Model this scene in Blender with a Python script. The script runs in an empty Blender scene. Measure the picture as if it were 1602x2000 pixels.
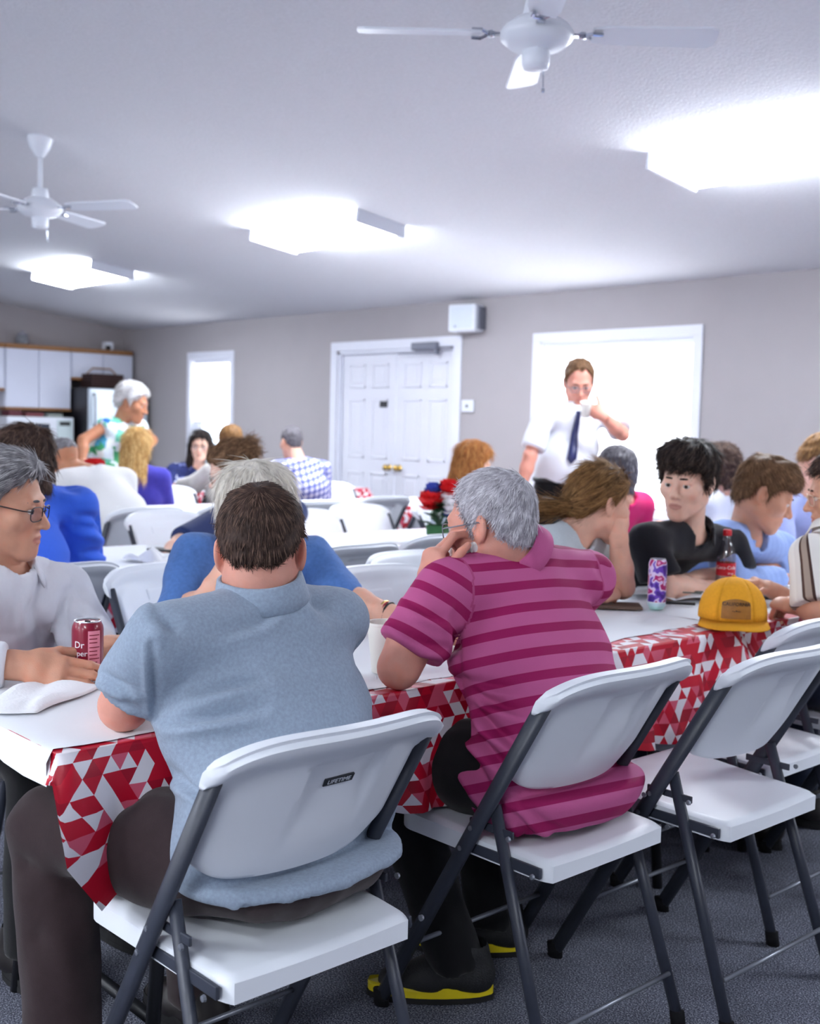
import bpy, bmesh, math, random
import numpy as np
from mathutils import Vector, Matrix

random.seed(4)
rng = np.random.default_rng(7)
scene = bpy.context.scene
C = scene.collection

# ------------------------------------------------------------------ camera
CAM = np.array([0.0, 0.0, 1.295])
FPX = 2248.6                                   # focal length in pixels of the 1602 x 2000 frame
CR = np.array([0.67611947, 0.73638266, 0.02455672])
CU = np.array([-0.07159475, 0.03249112, 0.99690447])
CF = np.array([-0.73330529, 0.67578465, -0.07468901])
cd = bpy.data.cameras.new('camera'); cam = bpy.data.objects.new('camera', cd); C.objects.link(cam)
cd.sensor_fit = 'HORIZONTAL'; cd.sensor_width = 36.0; cd.lens = FPX / 1602 * 36.0
cd.clip_start = 0.05; cd.clip_end = 200
M = Matrix(((CR[0], CU[0], -CF[0], CAM[0]), (CR[1], CU[1], -CF[1], CAM[1]), (CR[2], CU[2], -CF[2], CAM[2]), (0, 0, 0, 1)))
cam.matrix_world = M
cd.dof.use_dof = True; cd.dof.focus_distance = 2.15; cd.dof.aperture_fstop = 6.0
scene.camera = cam

# ------------------------------------------------------------------ world and view
wd = bpy.data.worlds.new('world'); scene.world = wd; wd.use_nodes = True
wd.node_tree.nodes['Background'].inputs[0].default_value = (0.75, 0.85, 1.0, 1)
wd.node_tree.nodes['Background'].inputs[1].default_value = 3.0
vs = scene.view_settings
vs.view_transform = 'Standard'; vs.look = 'None'; vs.gamma = 1.0; vs.use_curve_mapping = False
vs.exposure = 1.42
LAMP_STRENGTH = 22.0
WINDOW_STRENGTH = 2.1
try:
    scene.cycles.max_bounces = 6; scene.cycles.diffuse_bounces = 4; scene.cycles.glossy_bounces = 3
    scene.cycles.transmission_bounces = 6; scene.cycles.transparent_max_bounces = 12
    scene.cycles.sample_clamp_indirect = 6.0
    scene.cycles.caustics_reflective = False; scene.cycles.caustics_refractive = False
except Exception:
    pass

def at(px, py, Z):
    """world point seen at pixel (px, py), Z metres in front of the camera"""
    return CAM + Z * (CF + (px - 801) / FPX * CR - (py - 1000) / FPX * CU)

# ------------------------------------------------------------------ object helpers
def tag(o, label=None, cat=None, group=None, kind=None):
    if label: o['label'] = label
    if cat: o['category'] = cat
    if group: o['group'] = group
    if kind: o['kind'] = kind
    return o

def empty(name, loc=(0, 0, 0), rz=0.0, parent=None):
    o = bpy.data.objects.new(name, None); C.objects.link(o)
    o.empty_display_size = 0.1
    o.location = tuple(float(c) for c in loc); o.rotation_euler = (0, 0, rz)
    if parent: o.parent = parent
    return o

def thing(name, label, cat, loc=(0, 0, 0), rz=0.0, group=None):
    return tag(empty(name, loc, rz), label, cat, group)

def mesh_obj(name, me, mat=None, parent=None, smooth=False):
    if mat is not None and not len(me.materials):
        for m in (mat if isinstance(mat, (list, tuple)) else [mat]): me.materials.append(m)
    o = bpy.data.objects.new(name, me); C.objects.link(o)
    if parent: o.parent = parent
    if smooth: me.polygons.foreach_set('use_smooth', [True] * len(me.polygons))
    return o

def wobj(name, me, mat, parent, smooth=True):
    """child whose mesh is given in world coordinates"""
    o = mesh_obj(name, me, mat, None, smooth)
    if parent is not None:
        o.parent = parent
        o.matrix_parent_inverse = parent_matrix(parent).inverted()
    return o

def parent_matrix(p):
    m = Matrix.Translation(p.location) @ p.rotation_euler.to_matrix().to_4x4()
    if p.parent: return parent_matrix(p.parent) @ p.matrix_parent_inverse @ m
    return m

def pydata(name, v, f):
    me = bpy.data.meshes.new(name); me.from_pydata([tuple(map(float, a)) for a in v], [], [tuple(map(int, a)) for a in f]); me.update(); return me

class MB:
    """collects boxes, tubes, lathes into one mesh"""
    def __init__(s): s.v = []; s.f = []
    def add(s, v, f):
        n = len(s.v); s.v += [tuple(map(float, p)) for p in v]; s.f += [tuple(int(i) + n for i in q) for q in f]; return s
    def box(s, lo, hi, bev=0.0):
        x0, y0, z0 = lo; x1, y1, z1 = hi
        if bev <= 0:
            return s.add([(x0,y0,z0),(x1,y0,z0),(x1,y1,z0),(x0,y1,z0),(x0,y0,z1),(x1,y0,z1),(x1,y1,z1),(x0,y1,z1)],
                         [(0,3,2,1),(4,5,6,7),(0,1,5,4),(1,2,6,5),(2,3,7,6),(3,0,4,7)])
        bm = bmesh.new(); bmesh.ops.create_cube(bm, size=1)
        for w in bm.verts: w.co = ((x0+x1)/2+w.co.x*(x1-x0), (y0+y1)/2+w.co.y*(y1-y0), (z0+z1)/2+w.co.z*(z1-z0))
        bmesh.ops.bevel(bm, geom=list(bm.edges), offset=bev, segments=2, affect='EDGES', profile=0.5)
        bm.verts.index_update()
        s.add([w.co for w in bm.verts], [[w.index for w in q.verts] for q in bm.faces]); bm.free(); return s
    def tube(s, pts, rad, n=8, cap=True, flat=None):
        """swept tube; rad scalar or list; flat=(lateral vector, scale)"""
        pts = [np.asarray(p, float) for p in pts]; m = len(pts)
        rads = rad if hasattr(rad, '__len__') else [rad] * m
        v = []; f = []; prev = None
        for i, p in enumerate(pts):
            t = pts[min(i+1, m-1)] - pts[max(i-1, 0)]; t = t / (np.linalg.norm(t) + 1e-12)
            if prev is None:
                a = np.array([0, 0, 1.0]) if abs(t[2]) < .9 else np.array([1.0, 0, 0])
                if flat is not None: a = np.asarray(flat[0], float)
                u = a - t * (a @ t)
            else: u = prev - t * (prev @ t)
            u /= np.linalg.norm(u) + 1e-12; prev = u; w = np.cross(t, u)
            for k in range(n):
                a = 2 * math.pi * k / n
                v.append(p + rads[i] * ((flat[1] if flat else 1) * math.cos(a) * u + math.sin(a) * w))
        for i in range(m - 1):
            for k in range(n):
                f.append((i*n+k, i*n+(k+1) % n, (i+1)*n+(k+1) % n, (i+1)*n+k))
        if cap:
            f.append(tuple(range(n-1, -1, -1))); f.append(tuple((m-1)*n+k for k in range(n)))
        return s.add(v, f)
    def lathe(s, prof, n=24, c=(0, 0, 0), axis='Z', cap=True):
        v = []; f = []; m = len(prof)
        for (r, z) in prof:
            for k in range(n):
                a = 2 * math.pi * k / n
                p = (r * math.cos(a), r * math.sin(a), z)
                if axis == 'Y': p = (p[0], p[2], p[1])
                if axis == 'X': p = (p[2], p[0], p[1])
                v.append((p[0]+c[0], p[1]+c[1], p[2]+c[2]))
        for i in range(m-1):
            for k in range(n):
                q = (i*n+k, i*n+(k+1) % n, (i+1)*n+(k+1) % n, (i+1)*n+k)
                f.append(q if axis != 'Y' else q[::-1])
        if cap:
            f.append(tuple(range(n-1, -1, -1))); f.append(tuple((m-1)*n+k for k in range(n)))
        return s.add(v, f)
    def mesh(s, name='mesh'): return pydata(name, s.v, s.f)
    def build(s, name, mat, parent=None, smooth=False, autosmooth=None):
        me = s.mesh(name)
        bm = bmesh.new(); bm.from_mesh(me); bmesh.ops.recalc_face_normals(bm, faces=bm.faces)
        if autosmooth is not None:
            for e in bm.edges:
                if len(e.link_faces) == 2 and e.calc_face_angle(0) > autosmooth: e.smooth = False
            smooth = True
        bm.to_mesh(me); bm.free()
        return mesh_obj(name, me, mat, parent, smooth)

def copy_tree(o, parent=None):
    c = o.copy(); C.objects.link(c); c.parent = parent
    for ch in list(o.children): copy_tree(ch, c)
    return c

# ------------------------------------------------------------------ materials
def nodes(name):
    m = bpy.data.materials.new(name); m.use_nodes = True
    nt = m.node_tree; return m, nt, nt.nodes['Principled BSDF']

def N(nt, t, **kw):
    n = nt.nodes.new(t)
    for k, v in kw.items():
        if hasattr(n, k): setattr(n, k, v)
    return n

def rgb(c):  # sRGB 0..255 -> linear
    out = []
    for x in c[:3]:
        x /= 255.0; out.append(x / 12.92 if x <= .04045 else ((x + .055) / 1.055) ** 2.4)
    return (*out, 1)

def mat(name, col, rough=.5, spec=.5, metal=0.0, noise=0.0, nscale=20.0, bump=0.0, bscale=200.0, trans=0.0, sss=0.0, sheen=0.0, coat=0.0, stretch=None, ior=None):
    m, nt, b = nodes(name); L = nt.links.new
    b.inputs['Base Color'].default_value = rgb(col); b.inputs['Roughness'].default_value = rough
    b.inputs['Specular IOR Level'].default_value = spec; b.inputs['Metallic'].default_value = metal
    if trans: b.inputs['Transmission Weight'].default_value = trans
    if ior: b.inputs['IOR'].default_value = ior
    if sss:
        b.inputs['Subsurface Weight'].default_value = sss
        b.inputs['Subsurface Radius'].default_value = (.012, .005, .003); b.inputs['Subsurface Scale'].default_value = .6
    if sheen: b.inputs['Sheen Weight'].default_value = sheen
    if coat: b.inputs['Coat Weight'].default_value = coat
    if noise or bump:
        tc = N(nt, 'ShaderNodeTexCoord'); vec = tc.outputs['Object']
        if stretch:
            mp = N(nt, 'ShaderNodeMapping'); mp.inputs['Scale'].default_value = stretch; L(vec, mp.inputs['Vector']); vec = mp.outputs['Vector']
    if noise:
        n = N(nt, 'ShaderNodeTexNoise'); n.inputs['Scale'].default_value = nscale; n.inputs['Detail'].default_value = 4; L(vec, n.inputs['Vector'])
        mx = N(nt, 'ShaderNodeMix', data_type='RGBA', blend_type='MULTIPLY')
        mx.inputs[0].default_value = 1.0
        r = N(nt, 'ShaderNodeMapRange'); r.inputs[1].default_value = .25; r.inputs[2].default_value = .75; r.inputs[3].default_value = 1 - noise; r.inputs[4].default_value = 1 + noise * .6
        L(n.outputs['Fac'], r.inputs[0]); mx.inputs[6].default_value = rgb(col); L(r.outputs[0], mx.inputs[7]); L(mx.outputs[2], b.inputs['Base Color'])
    if bump:
        n = N(nt, 'ShaderNodeTexNoise'); n.inputs['Scale'].default_value = bscale; n.inputs['Detail'].default_value = 3; L(vec, n.inputs['Vector'])
        bp = N(nt, 'ShaderNodeBump'); bp.inputs['Strength'].default_value = bump; bp.inputs['Distance'].default_value = .004
        L(n.outputs['Fac'], bp.inputs['Height']); L(bp.outputs['Normal'], b.inputs['Normal'])
    return m

def emis(name, col, strength):
    m, nt, b = nodes(name)
    b.inputs['Base Color'].default_value = rgb(col); b.inputs['Emission Color'].default_value = rgb(col)
    b.inputs['Emission Strength'].default_value = strength
    return m

def ramp(nt, stops, interp='CONSTANT'):
    r = N(nt, 'ShaderNodeValToRGB'); cr = r.color_ramp; cr.interpolation = interp
    while len(cr.elements) > 1: cr.elements.remove(cr.elements[-1])
    cr.elements[0].position = stops[0][0]; cr.elements[0].color = rgb(stops[0][1])
    for p, c in stops[1:]:
        e = cr.elements.new(p); e.color = rgb(c)
    return r

def math_n(nt, op, a, b=None):
    n = N(nt, 'ShaderNodeMath', operation=op)
    for i, x in enumerate((a, b)):
        if x is None: continue
        if isinstance(x, (int, float)): n.inputs[i].default_value = x
        else: nt.links.new(x, n.inputs[i])
    return n.outputs[0]

def text_mesh(txt, size, depth=0.0006, align='CENTER'):
    cu = bpy.data.curves.new('lettering', 'FONT'); cu.body = txt; cu.size = size; cu.extrude = depth
    cu.align_x = align; cu.align_y = 'CENTER'; cu.resolution_u = 3
    o = bpy.data.objects.new('lettering', cu); C.objects.link(o)
    dg = bpy.context.evaluated_depsgraph_get(); me = bpy.data.meshes.new_from_object(o.evaluated_get(dg))
    bpy.data.objects.remove(o); bpy.data.curves.remove(cu)
    return me

def box_piece(name, lo, hi, m, parent=None, bev=0.0):
    return MB().box(lo, hi, bev).build(name, m, parent)
# ================================================================== the setting
WY = 7.47            # long wall (inner face)
WX = -13.68          # kitchen end wall
EX, SY = 5.5, -7.47  # end wall and wall behind the camera
H0, SL = 2.44, 0.125 # eave height, ceiling slope; ridge above y = 0
def ceil_z(y): return H0 + SL * (WY - abs(y))

M_wall = mat('greige_wall_paint', (170, 165, 167), .75, .2, noise=.03, nscale=3, bump=.15, bscale=90)
M_ceil = mat('textured_ceiling_paint', (226, 226, 230), .9, .1, noise=.05, nscale=60, bump=.9, bscale=75)
M_trim = mat('white_trim_paint', (228, 230, 240), .4, .4, noise=.02, nscale=8)
M_door = mat('white_door_paint', (226, 227, 236), .45, .4, noise=.015, nscale=5)
# carpet: charcoal loop pile with pale flecks
M_carpet, nt, b = nodes('charcoal_carpet'); L = nt.links.new
tc = N(nt, 'ShaderNodeTexCoord'); n1 = N(nt, 'ShaderNodeTexNoise'); n1.inputs['Scale'].default_value = 260; n1.inputs['Detail'].default_value = 4
n2 = N(nt, 'ShaderNodeTexNoise'); n2.inputs['Scale'].default_value = 9; n2.inputs['Detail'].default_value = 3
L(tc.outputs['Object'], n1.inputs['Vector']); L(tc.outputs['Object'], n2.inputs['Vector'])
r1 = ramp(nt, [(0.30, (38, 40, 50)), (.46, (90, 93, 106)), (.58, (138, 141, 156)), (.72, (204, 207, 218))], 'LINEAR'); L(n1.outputs['Fac'], r1.inputs[0])
mr = N(nt, 'ShaderNodeMapRange'); mr.inputs[1].default_value = .3; mr.inputs[2].default_value = .7; mr.inputs[3].default_value = .82; mr.inputs[4].default_value = 1.12; L(n2.outputs['Fac'], mr.inputs[0])
mx = N(nt, 'ShaderNodeMix', data_type='RGBA', blend_type='MULTIPLY'); mx.inputs[0].default_value = 1; L(r1.outputs[0], mx.inputs[6]); L(mr.outputs[0], mx.inputs[7]); L(mx.outputs[2], b.inputs['Base Color'])
b.inputs['Roughness'].default_value = .95; b.inputs['Specular IOR Level'].default_value = .1
bp = N(nt, 'ShaderNodeBump'); bp.inputs['Strength'].default_value = .8; bp.inputs['Distance'].default_value = .006; L(n1.outputs['Fac'], bp.inputs['Height']); L(bp.outputs[0], b.inputs['Normal'])

tag(box_piece('floor', (WX-.2, SY-.2, -.1), (EX+.2, WY+.2, 0), M_carpet), 'dark charcoal flecked carpet across the hall', 'floor', kind='structure')

def wall_xz(name, y0, y1, x0, x1, z1f, holes, m):
    """wall in the xz plane with rectangular holes (x0,x1,z0,z1)"""
    xs = sorted({x0, x1, *[h[0] for h in holes], *[h[1] for h in holes]})
    zs = sorted({0, z1f, *[h[2] for h in holes], *[h[3] for h in holes]})
    mb = MB()
    for a, c in zip(xs[:-1], xs[1:]):
        zc = [0]
        for z, w in zip(zs[:-1], zs[1:]):
            if any(h[0] <= a and c <= h[1] and h[2] <= z and w <= h[3] for h in holes): continue
            mb.box((a, y0, z), (c, y1, w))
    return mb.build(name, m)

WIN1 = (-12.04, -11.20, .62, 2.03)       # small window near the kitchen
WIN2 = (-6.52, -4.99, .62, 2.03)         # large window behind the standing man
DOOR = (-9.25, -7.55, 0.0, 2.03)
tag(wall_xz('wall_back', WY, WY+.16, WX-.2, EX+.2, H0+.06, [WIN1, WIN2, DOOR], M_wall), 'long plain greige wall with double door and windows', 'wall', kind='structure')
def gable(name, x0, x1, m):
    prof = [(SY-.2, 0), (WY+.2, 0), (WY+.2, ceil_z(WY)+.02), (0, ceil_z(0)+.05), (SY-.2, ceil_z(SY)+.02)]
    v = [(x0, y, z) for y, z in prof] + [(x1, y, z) for y, z in prof]; n = len(prof)
    f = [tuple(range(n)), tuple(range(2*n-1, n-1, -1))] + [(i, (i+1) % n + 0, (i+1) % n + n, i + n) for i in range(n)]
    return MB().add(v, f).build(name, m)
tag(gable('wall_left', WX-.16, WX, M_wall), 'greige end wall above the kitchen cabinets', 'wall', kind='structure')
tag(gable('wall_right', EX, EX+.16, M_wall), 'greige end wall beyond the right edge', 'wall', kind='structure')
tag(box_piece('wall_front', (WX-.2, SY-.16, 0), (EX+.2, SY, H0+.05), M_wall), 'greige wall behind the viewer', 'wall', kind='structure')
# ceiling: two shallow slopes with thickness
cm = MB()
for s in (1, -1):
    y0, y1 = 0, s * (WY+.2)
    z0, z1 = ceil_z(0), H0 + SL * (-.2)
    cm.add([(WX-.2, y0, z0), (EX+.2, y0, z0), (EX+.2, y1, z1), (WX-.2, y1, z1), (WX-.2, y0, z0+.1), (EX+.2, y0, z0+.1), (EX+.2, y1, z1+.1), (WX-.2, y1, z1+.1)],
           [(0, 1, 2, 3), (4, 7, 6, 5), (0, 4, 5, 1), (1, 5, 6, 2), (2, 6, 7, 3), (3, 7, 4, 0)])
tag(cm.build('ceiling', M_ceil), 'pale textured ceiling sloping up from the long wall', 'ceiling', kind='structure')
# narrow dark caulk line at the ceiling is the shadow gap: a small cove strip
tag(box_piece('baseboard_back', (WX, WY-.012, 0), (-9.36, WY, .09), M_trim), 'white baseboard along the long wall', 'baseboard', kind='structure')
tag(box_piece('baseboard_right', (-7.44, WY-.012, 0), (EX, WY, .09), M_trim), 'white baseboard right of the double door', 'baseboard', kind='structure')
tag(box_piece('baseboard_left', (WX, SY, 0), (WX+.012, 4.4, .09), M_trim), 'white baseboard on the end wall', 'baseboard', kind='structure')

# ---- windows: casing, frame, backlit blind, glass
M_blind = emis('backlit_white_blind', (246, 249, 255), WINDOW_STRENGTH)
M_glass = mat('window_glass', (235, 245, 250), .02, .5, trans=1.0, ior=1.02)
M_rail = mat('blind_rail_grey', (205, 208, 212), .5)
def window(n, W, label, blind_bottom):
    x0, x1, z0, z1 = W
    t = empty('window_%d' % n, ((x0+x1)/2, WY, z0)); tag(t, label, 'window', kind='structure')
    cx = (x0+x1)/2
    def P(name, lo, hi, m, bev=0, par=t):
        return box_piece(name, (lo[0]-cx, lo[1]-WY, lo[2]-z0), (hi[0]-cx, hi[1]-WY, hi[2]-z0), m, par, bev)
    w = .075
    P('casing', (x0-w, WY-.02, z1), (x1+w, WY+.001, z1+w), M_trim, .004); P('casing', (x0-w, WY-.02, z0-.02), (x0, WY+.001, z1), M_trim, .004); P('casing', (x1, WY-.02, z0-.02), (x1+w, WY+.001, z1), M_trim, .004)
    P('window_sill', (x0-w-.02, WY-.05, z0-.045), (x1+w+.02, WY+.02, z0-.02), M_trim, .004)
    P('jamb', (x0, WY, z0), (x0+.015, WY+.14, z1), M_trim); P('jamb', (x1-.015, WY, z0), (x1, WY+.14, z1), M_trim); P('head', (x0, WY, z1-.015), (x1, WY+.14, z1), M_trim); P('jamb', (x0, WY, z0), (x1, WY+.14, z0+.015), M_trim)
    fr = MB(); fw = .04
    for lo, hi in (((x0+.015, z0+.015), (x1-.015, z0+.015+fw)), ((x0+.015, z1-.015-fw), (x1-.015, z1-.015)), ((x0+.015, z0+.015), (x0+.015+fw, z1-.015)), ((x1-.015-fw, z0+.015), (x1-.015, z1-.015)), ((x0+.02, (z0+z1)/2-.02), (x1-.02, (z0+z1)/2+.02))):
        fr.box((lo[0]-cx, .10, lo[1]-z0), (hi[0]-cx, .13, hi[1]-z0))
    fr.build('sash_frame', M_trim, t)
    P('pane', (x0+.03, WY+.112, z0+.03), (x1-.03, WY+.118, z1-.03), M_glass)
    bl = P('blind', (x0+.02, WY+.045, blind_bottom+.02), (x1-.02, WY+.050, z1-.06), M_blind)
    P('blind_head_rail', (x0+.018, WY+.03, z1-.06), (x1-.018, WY+.075, z1-.016), M_trim, .004)
    P('blind_bottom_rail', (x0+.02, WY+.036, blind_bottom), (x1-.02, WY+.058, blind_bottom+.022), M_rail, .003)
    return t
window(1, WIN1, 'narrow window with a lowered white blind beside the kitchen corner', 1.27)
window(2, WIN2, 'wide window with a glowing white blind behind the standing man', .68)
def added_window(n, x0, x1):  # unseen windows, added so their glowing blinds brighten the hall
    t = tag(empty('window_%d' % n, ((x0+x1)/2, SY, .62)), '%s of four added blind-covered windows in the wall behind the viewer' % ('first', 'second', 'third', 'last')[n-3], 'window', kind='structure'); h = (x1-x0)/2
    for lo, hi in (((-h-.075, 1.41), (h+.075, 1.485)), ((-h-.075, -.06), (h+.075, 0)), ((-h-.075, 0), (-h, 1.41)), ((h, 0), (h+.075, 1.41))):
        MB().box((lo[0], -.001, lo[1]), (hi[0], .02, hi[1]), .004).build('casing', M_trim, t)
    MB().box((-h, .001, 0), (h, .006, 1.41)).build('blind', M_blind, t)
for k, x in enumerate((-9.5, -5.8, -2.1, 1.6)): added_window(3+k, x-.77, x+.77)
# ---- double door
M_brass = mat('polished_brass', (214, 178, 98), .22, .5, metal=1.0)
M_closer = mat('grey_closer_paint', (120, 122, 135), .45, .5, metal=.4)
M_black = mat('black_plastic', (24, 24, 28), .45, .5)
M_white_pl = mat('white_plastic', (226, 230, 238), .4, .5)
dt = tag(empty('door_1', ((DOOR[0]+DOOR[1])/2, WY, 0)), 'white six-panel double door with brass knobs', 'door', kind='structure')
dcx = (DOOR[0]+DOOR[1])/2; hw = (DOOR[1]-DOOR[0])/2
def DP(name, lo, hi, m, bev=0.0, par=None): return box_piece(name, lo, hi, m, par or dt, bev)
w = .095
DP('casing', (-hw-w, -.022, 0), (-hw, .001, 2.03), M_trim, .005); DP('casing', (hw, -.022, 0), (hw+w, .001, 2.03), M_trim, .005); DP('casing', (-hw-w, -.022, 2.03), (hw+w, .001, 2.03+w), M_trim, .005)
DP('jamb', (-hw, 0, 0), (-hw+.03, .15, 2.03), M_trim); DP('jamb', (hw-.03, 0, 0), (hw, .15, 2.03), M_trim); DP('jamb', (-hw, 0, 2.0), (hw, .15, 2.03), M_trim)
for s in (-1, 1):
    xa, xb = sorted((s*.004, s*(hw-.03)))
    leaf = DP('door_leaf', (xa, .05, .01), (xb, .085, 2.0), M_door, .002)
    wd_ = (xb - xa); pw = (wd_ - 3*.11) / 2
    for c in range(2):
        px0 = xa + .11 + c * (pw + .11)
        for (z0, z1) in ((.20, .82), (.96, 1.55), (1.66, 1.90)):
            mb = MB()
            # moulded frame ring and raised field
            e = .022
            for (a0, a1, b0, b1) in ((px0, px0+pw, z0, z0+e), (px0, px0+pw, z1-e, z1), (px0, px0+e, z0, z1), (px0+pw-e, px0+pw, z0, z1)):
                mb.box((a0, .040, b0), (a1, .052, b1), .004)
            mb.box((px0+.05, .044, z0+.05), (px0+pw-.05, .052, z1-.05), .003)
            mb.build('door_panel', M_door, leaf)
    kb = MB().lathe([(.001, -.065), (.02, -.064), (.030, -.05), (.031, -.038), (.022, -.022), (.012, -.014), (.012, .0), (.030, .002), (.032, .010)], 20, (0, 0, 0), 'Y')
    k = kb.build('door_knob', M_brass, leaf, True); k.location = (s*.075, .04, .88)
MB().box((-.17-.055, .035, 1.47), (-.17+.055, .05, 1.53), .002).build('door_sign', M_black, dt)
DP('sign_mark', (-.17-.030, .032, 1.492), (-.17+.03, .0355, 1.508), mat('sign_grey', (70, 70, 74), .6))
cl = DP('door_closer', (.32, -.07, 2.005), (.66, .0, 2.075), M_closer, .012)
DP('closer_arm', (.10, -.035, 1.975), (.62, -.020, 1.985), M_closer, .002, dt)
DP('closer_arm', (.62, -.05, 1.96), (.66, -.01, 2.01), M_closer, .004, dt)
DP('closer_bracket', (.66, -.04, 2.015), (.84, -.02, 2.03), M_closer, .002, dt)

# ---- wall fittings
sp = thing('wall_speaker', 'white box loudspeaker on the wall above the door corner', 'speaker', (-7.33, WY, 2.14), math.radians(12))
MB().box((-.14, -.20, 0), (.14, -.03, .24), .015).build('cabinet', M_white_pl, sp)
MB().box((-.115, -.205, .03), (.115, -.198, .215), .004).build('grille', mat('speaker_grille', (214, 222, 235), .6, bump=.4, bscale=600), sp)
MB().box((.135, -.15, .02), (.155, -.02, .22), .004).build('bracket', M_closer, sp)
MB().lathe([(.0, -.207), (.009, -.207), (.009, -.202)], 10, (-.06, 0, .045), 'Y').build('badge', M_closer, sp)
th = thing('thermostat', 'small white thermostat on the wall right of the door', 'thermostat', (-7.35, WY, 1.43))
MB().box((-.075, -.03, 0), (.075, 0, .11), .008).build('case', M_white_pl, th)
MB().lathe([(.0, -.034), (.014, -.034), (.014, -.028)], 12, (.0, 0, .055), 'Y').build('lens', M_black, th)
sc_ = thing('security_camera', 'small white security camera in the corner above the cabinets', 'camera', (-13.45, 7.1, 2.13))
MB().box((-.055, -.05, 0), (.075, .06, .13), .02).build('housing', M_white_pl, sc_)
MB().lathe([(.0, .095), (.03, .094), (.034, .06)], 14, (0, -.02, .05), 'X').build('lens', M_black, sc_)

# ---- ceiling light fixtures (wraparound fluorescents), parallel to the long wall
M_diff = emis('fluorescent_diffuser', (240, 247, 255), LAMP_STRENGTH)
M_fix = mat('white_fixture_enamel', (222, 226, 236), .4)
def light_fixture(x, y, label, grp=None):
    z = ceil_z(y); t = thing('ceiling_light', label, 'ceiling light', (x, y, z), 0, grp)
    t.rotation_euler = (-SL if y > 0 else SL, 0, 0)
    MB().box((-.63, -.17, -.035), (.63, .17, .002), .004).build('housing', M_fix, t)
    prof = [(-.215, -.03), (-.215, -.055), (-.18, -.085), (.18, -.085), (.215, -.055), (.215, -.03)]
    n = len(prof); v = [(-.61, a, c) for a, c in prof] + [(.61, a, c) for a, c in prof]
    MB().add(v, [tuple(range(n)), tuple(range(2*n-1, n-1, -1))] + [(i, (i+1) % n, (i+1) % n+n, i+n) for i in range(n)]).build('diffuser', M_diff, t)
    for s in (-1, 1):
        MB().box((s*.62-.012, -.222, -.09), (s*.62+.012, .222, .0), .003).build('end_cap', M_fix, t)
for x, y, lb in ((-3.06, 5.24, 'nearest ceiling light, cut by the right edge of the photo'), (-6.69, 5.26, 'middle ceiling light, above and left of the double door'), (-10.51, 5.28, 'farthest ceiling light, toward the kitchen corner')):
    light_fixture(x, y, 'white fluorescent wraparound fixture, ' + lb)
for x, y in ((.70, 5.25), (4.2, 5.25), (-3.06, -2.2), (.70, -2.2), (-6.69, -2.2), (-10.51, -2.2), (-3.06, -5.25), (.70, -5.25), (-6.69, -5.25)):  # further fixtures, added out of view to raise the room's brightness
    light_fixture(x, y, 'added ceiling fixture out of view, %s, %s' % ('just past the right' if x < 2 and y > 0 else 'far past the right' if y > 0 else 'first row behind' if y > -4 else 'last row behind', {-3.06: 'left of the viewer', .7: 'by the viewer', -6.69: 'midway to the kitchen', -10.51: 'near the kitchen end', 4.2: 'near the end wall'}[x]), 'added ceiling lights out of view')

# ---- ceiling fans
M_fan = mat('white_fan_enamel', (236, 240, 248), .35)
M_chrome = mat('fan_chrome', (190, 195, 205), .15, metal=1.0)
def fan(x, y, rz, drop, label, nb=4):
    z = ceil_z(y); t = thing('ceiling_fan', label, 'ceiling fan', (x, y, z), rz)
    MB().lathe([(.075, .012), (.075, -.01), (.06, -.06), (.03, -.11), (.018, -.12)], 24).build('canopy', M_fan, t, True)
    MB().tube([(0, 0, -.1), (0, 0, -drop)], .014, 12).build('downrod', M_fan, t, True)
    MB().lathe([(.02, -drop+.06), (.045, -drop+.055), (.055, -drop), (.05, -drop-.01)], 24).build('coupling', M_fan, t, True)
    b0 = -drop
    MB().lathe([(.05, b0+.0), (.075, b0-.005), (.12, b0-.035), (.135, b0-.06), (.13, b0-.08), (.10, b0-.105), (.05, b0-.118), (.048, b0-.12)], 32).build('motor_housing', M_fan, t, True)
    MB().lathe([(.05, b0-.115), (.05, b0-.165), (.044, b0-.18), (.02, b0-.187)], 24).build('switch_cup', M_fan, t, True)
    MB().tube([(.03, .03, b0-.165), (.032, .032, b0-.24)], .0025, 6).build('pull_chain', M_chrome, t)
    MB().lathe([(.001, -.012), (.006, -.008), (.006, .004), (.001, .01)], 8, (.032, .032, b0-.245)).build('pull_knob', M_chrome, t)
    for k in range(nb):
        a = k * 2 * math.pi / nb; e = empty('fan_blade', (0, 0, 0), a, t)
        br = MB().box((.11, -.016, b0-.066), (.17, .016, b0-.058), .003).tube([(.17, 0, b0-.062), (.20, .035, b0-.058), (.235, .03, b0-.056)], .007, 6).tube([(.17, 0, b0-.062), (.20, -.035, b0-.066), (.235, -.03, b0-.066)], .007, 6)
        br.lathe([(.001, .012), (.014, .01), (.014, -.01), (.001, -.012)], 10, (.165, 0, b0-.062)); br.build('blade_iron', M_chrome, e)
        bl = MB(); pit = math.radians(-11); cs, sn = math.cos(pit), math.sin(pit); v = []; f = []
        out = [(.20, -.045), (.26, -.058), (.62, -.066), (.645, -.05), (.65, .0), (.645, .05), (.62, .066), (.26, .058), (.20, .045)]
        for dz in (.004, -.004):
            for (r, q) in out: v.append((r, q*cs - dz*sn, b0-.058 + q*sn + dz))
        n = len(out); f = [tuple(range(n-1, -1, -1)), tuple(range(n, 2*n))] + [(i, (i+1) % n, (i+1) % n+n, i+n) for i in range(n)]
        bl.add(v, f); bl.build('blade', M_fan, e)
    return t
fan(-2.86, 3.20, math.radians(47), .20, 'white four-blade ceiling fan at the top right with short rod')
fan(-6.80, 3.14, math.radians(30), .36, 'white ceiling fan at the far left on a longer rod')

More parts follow.
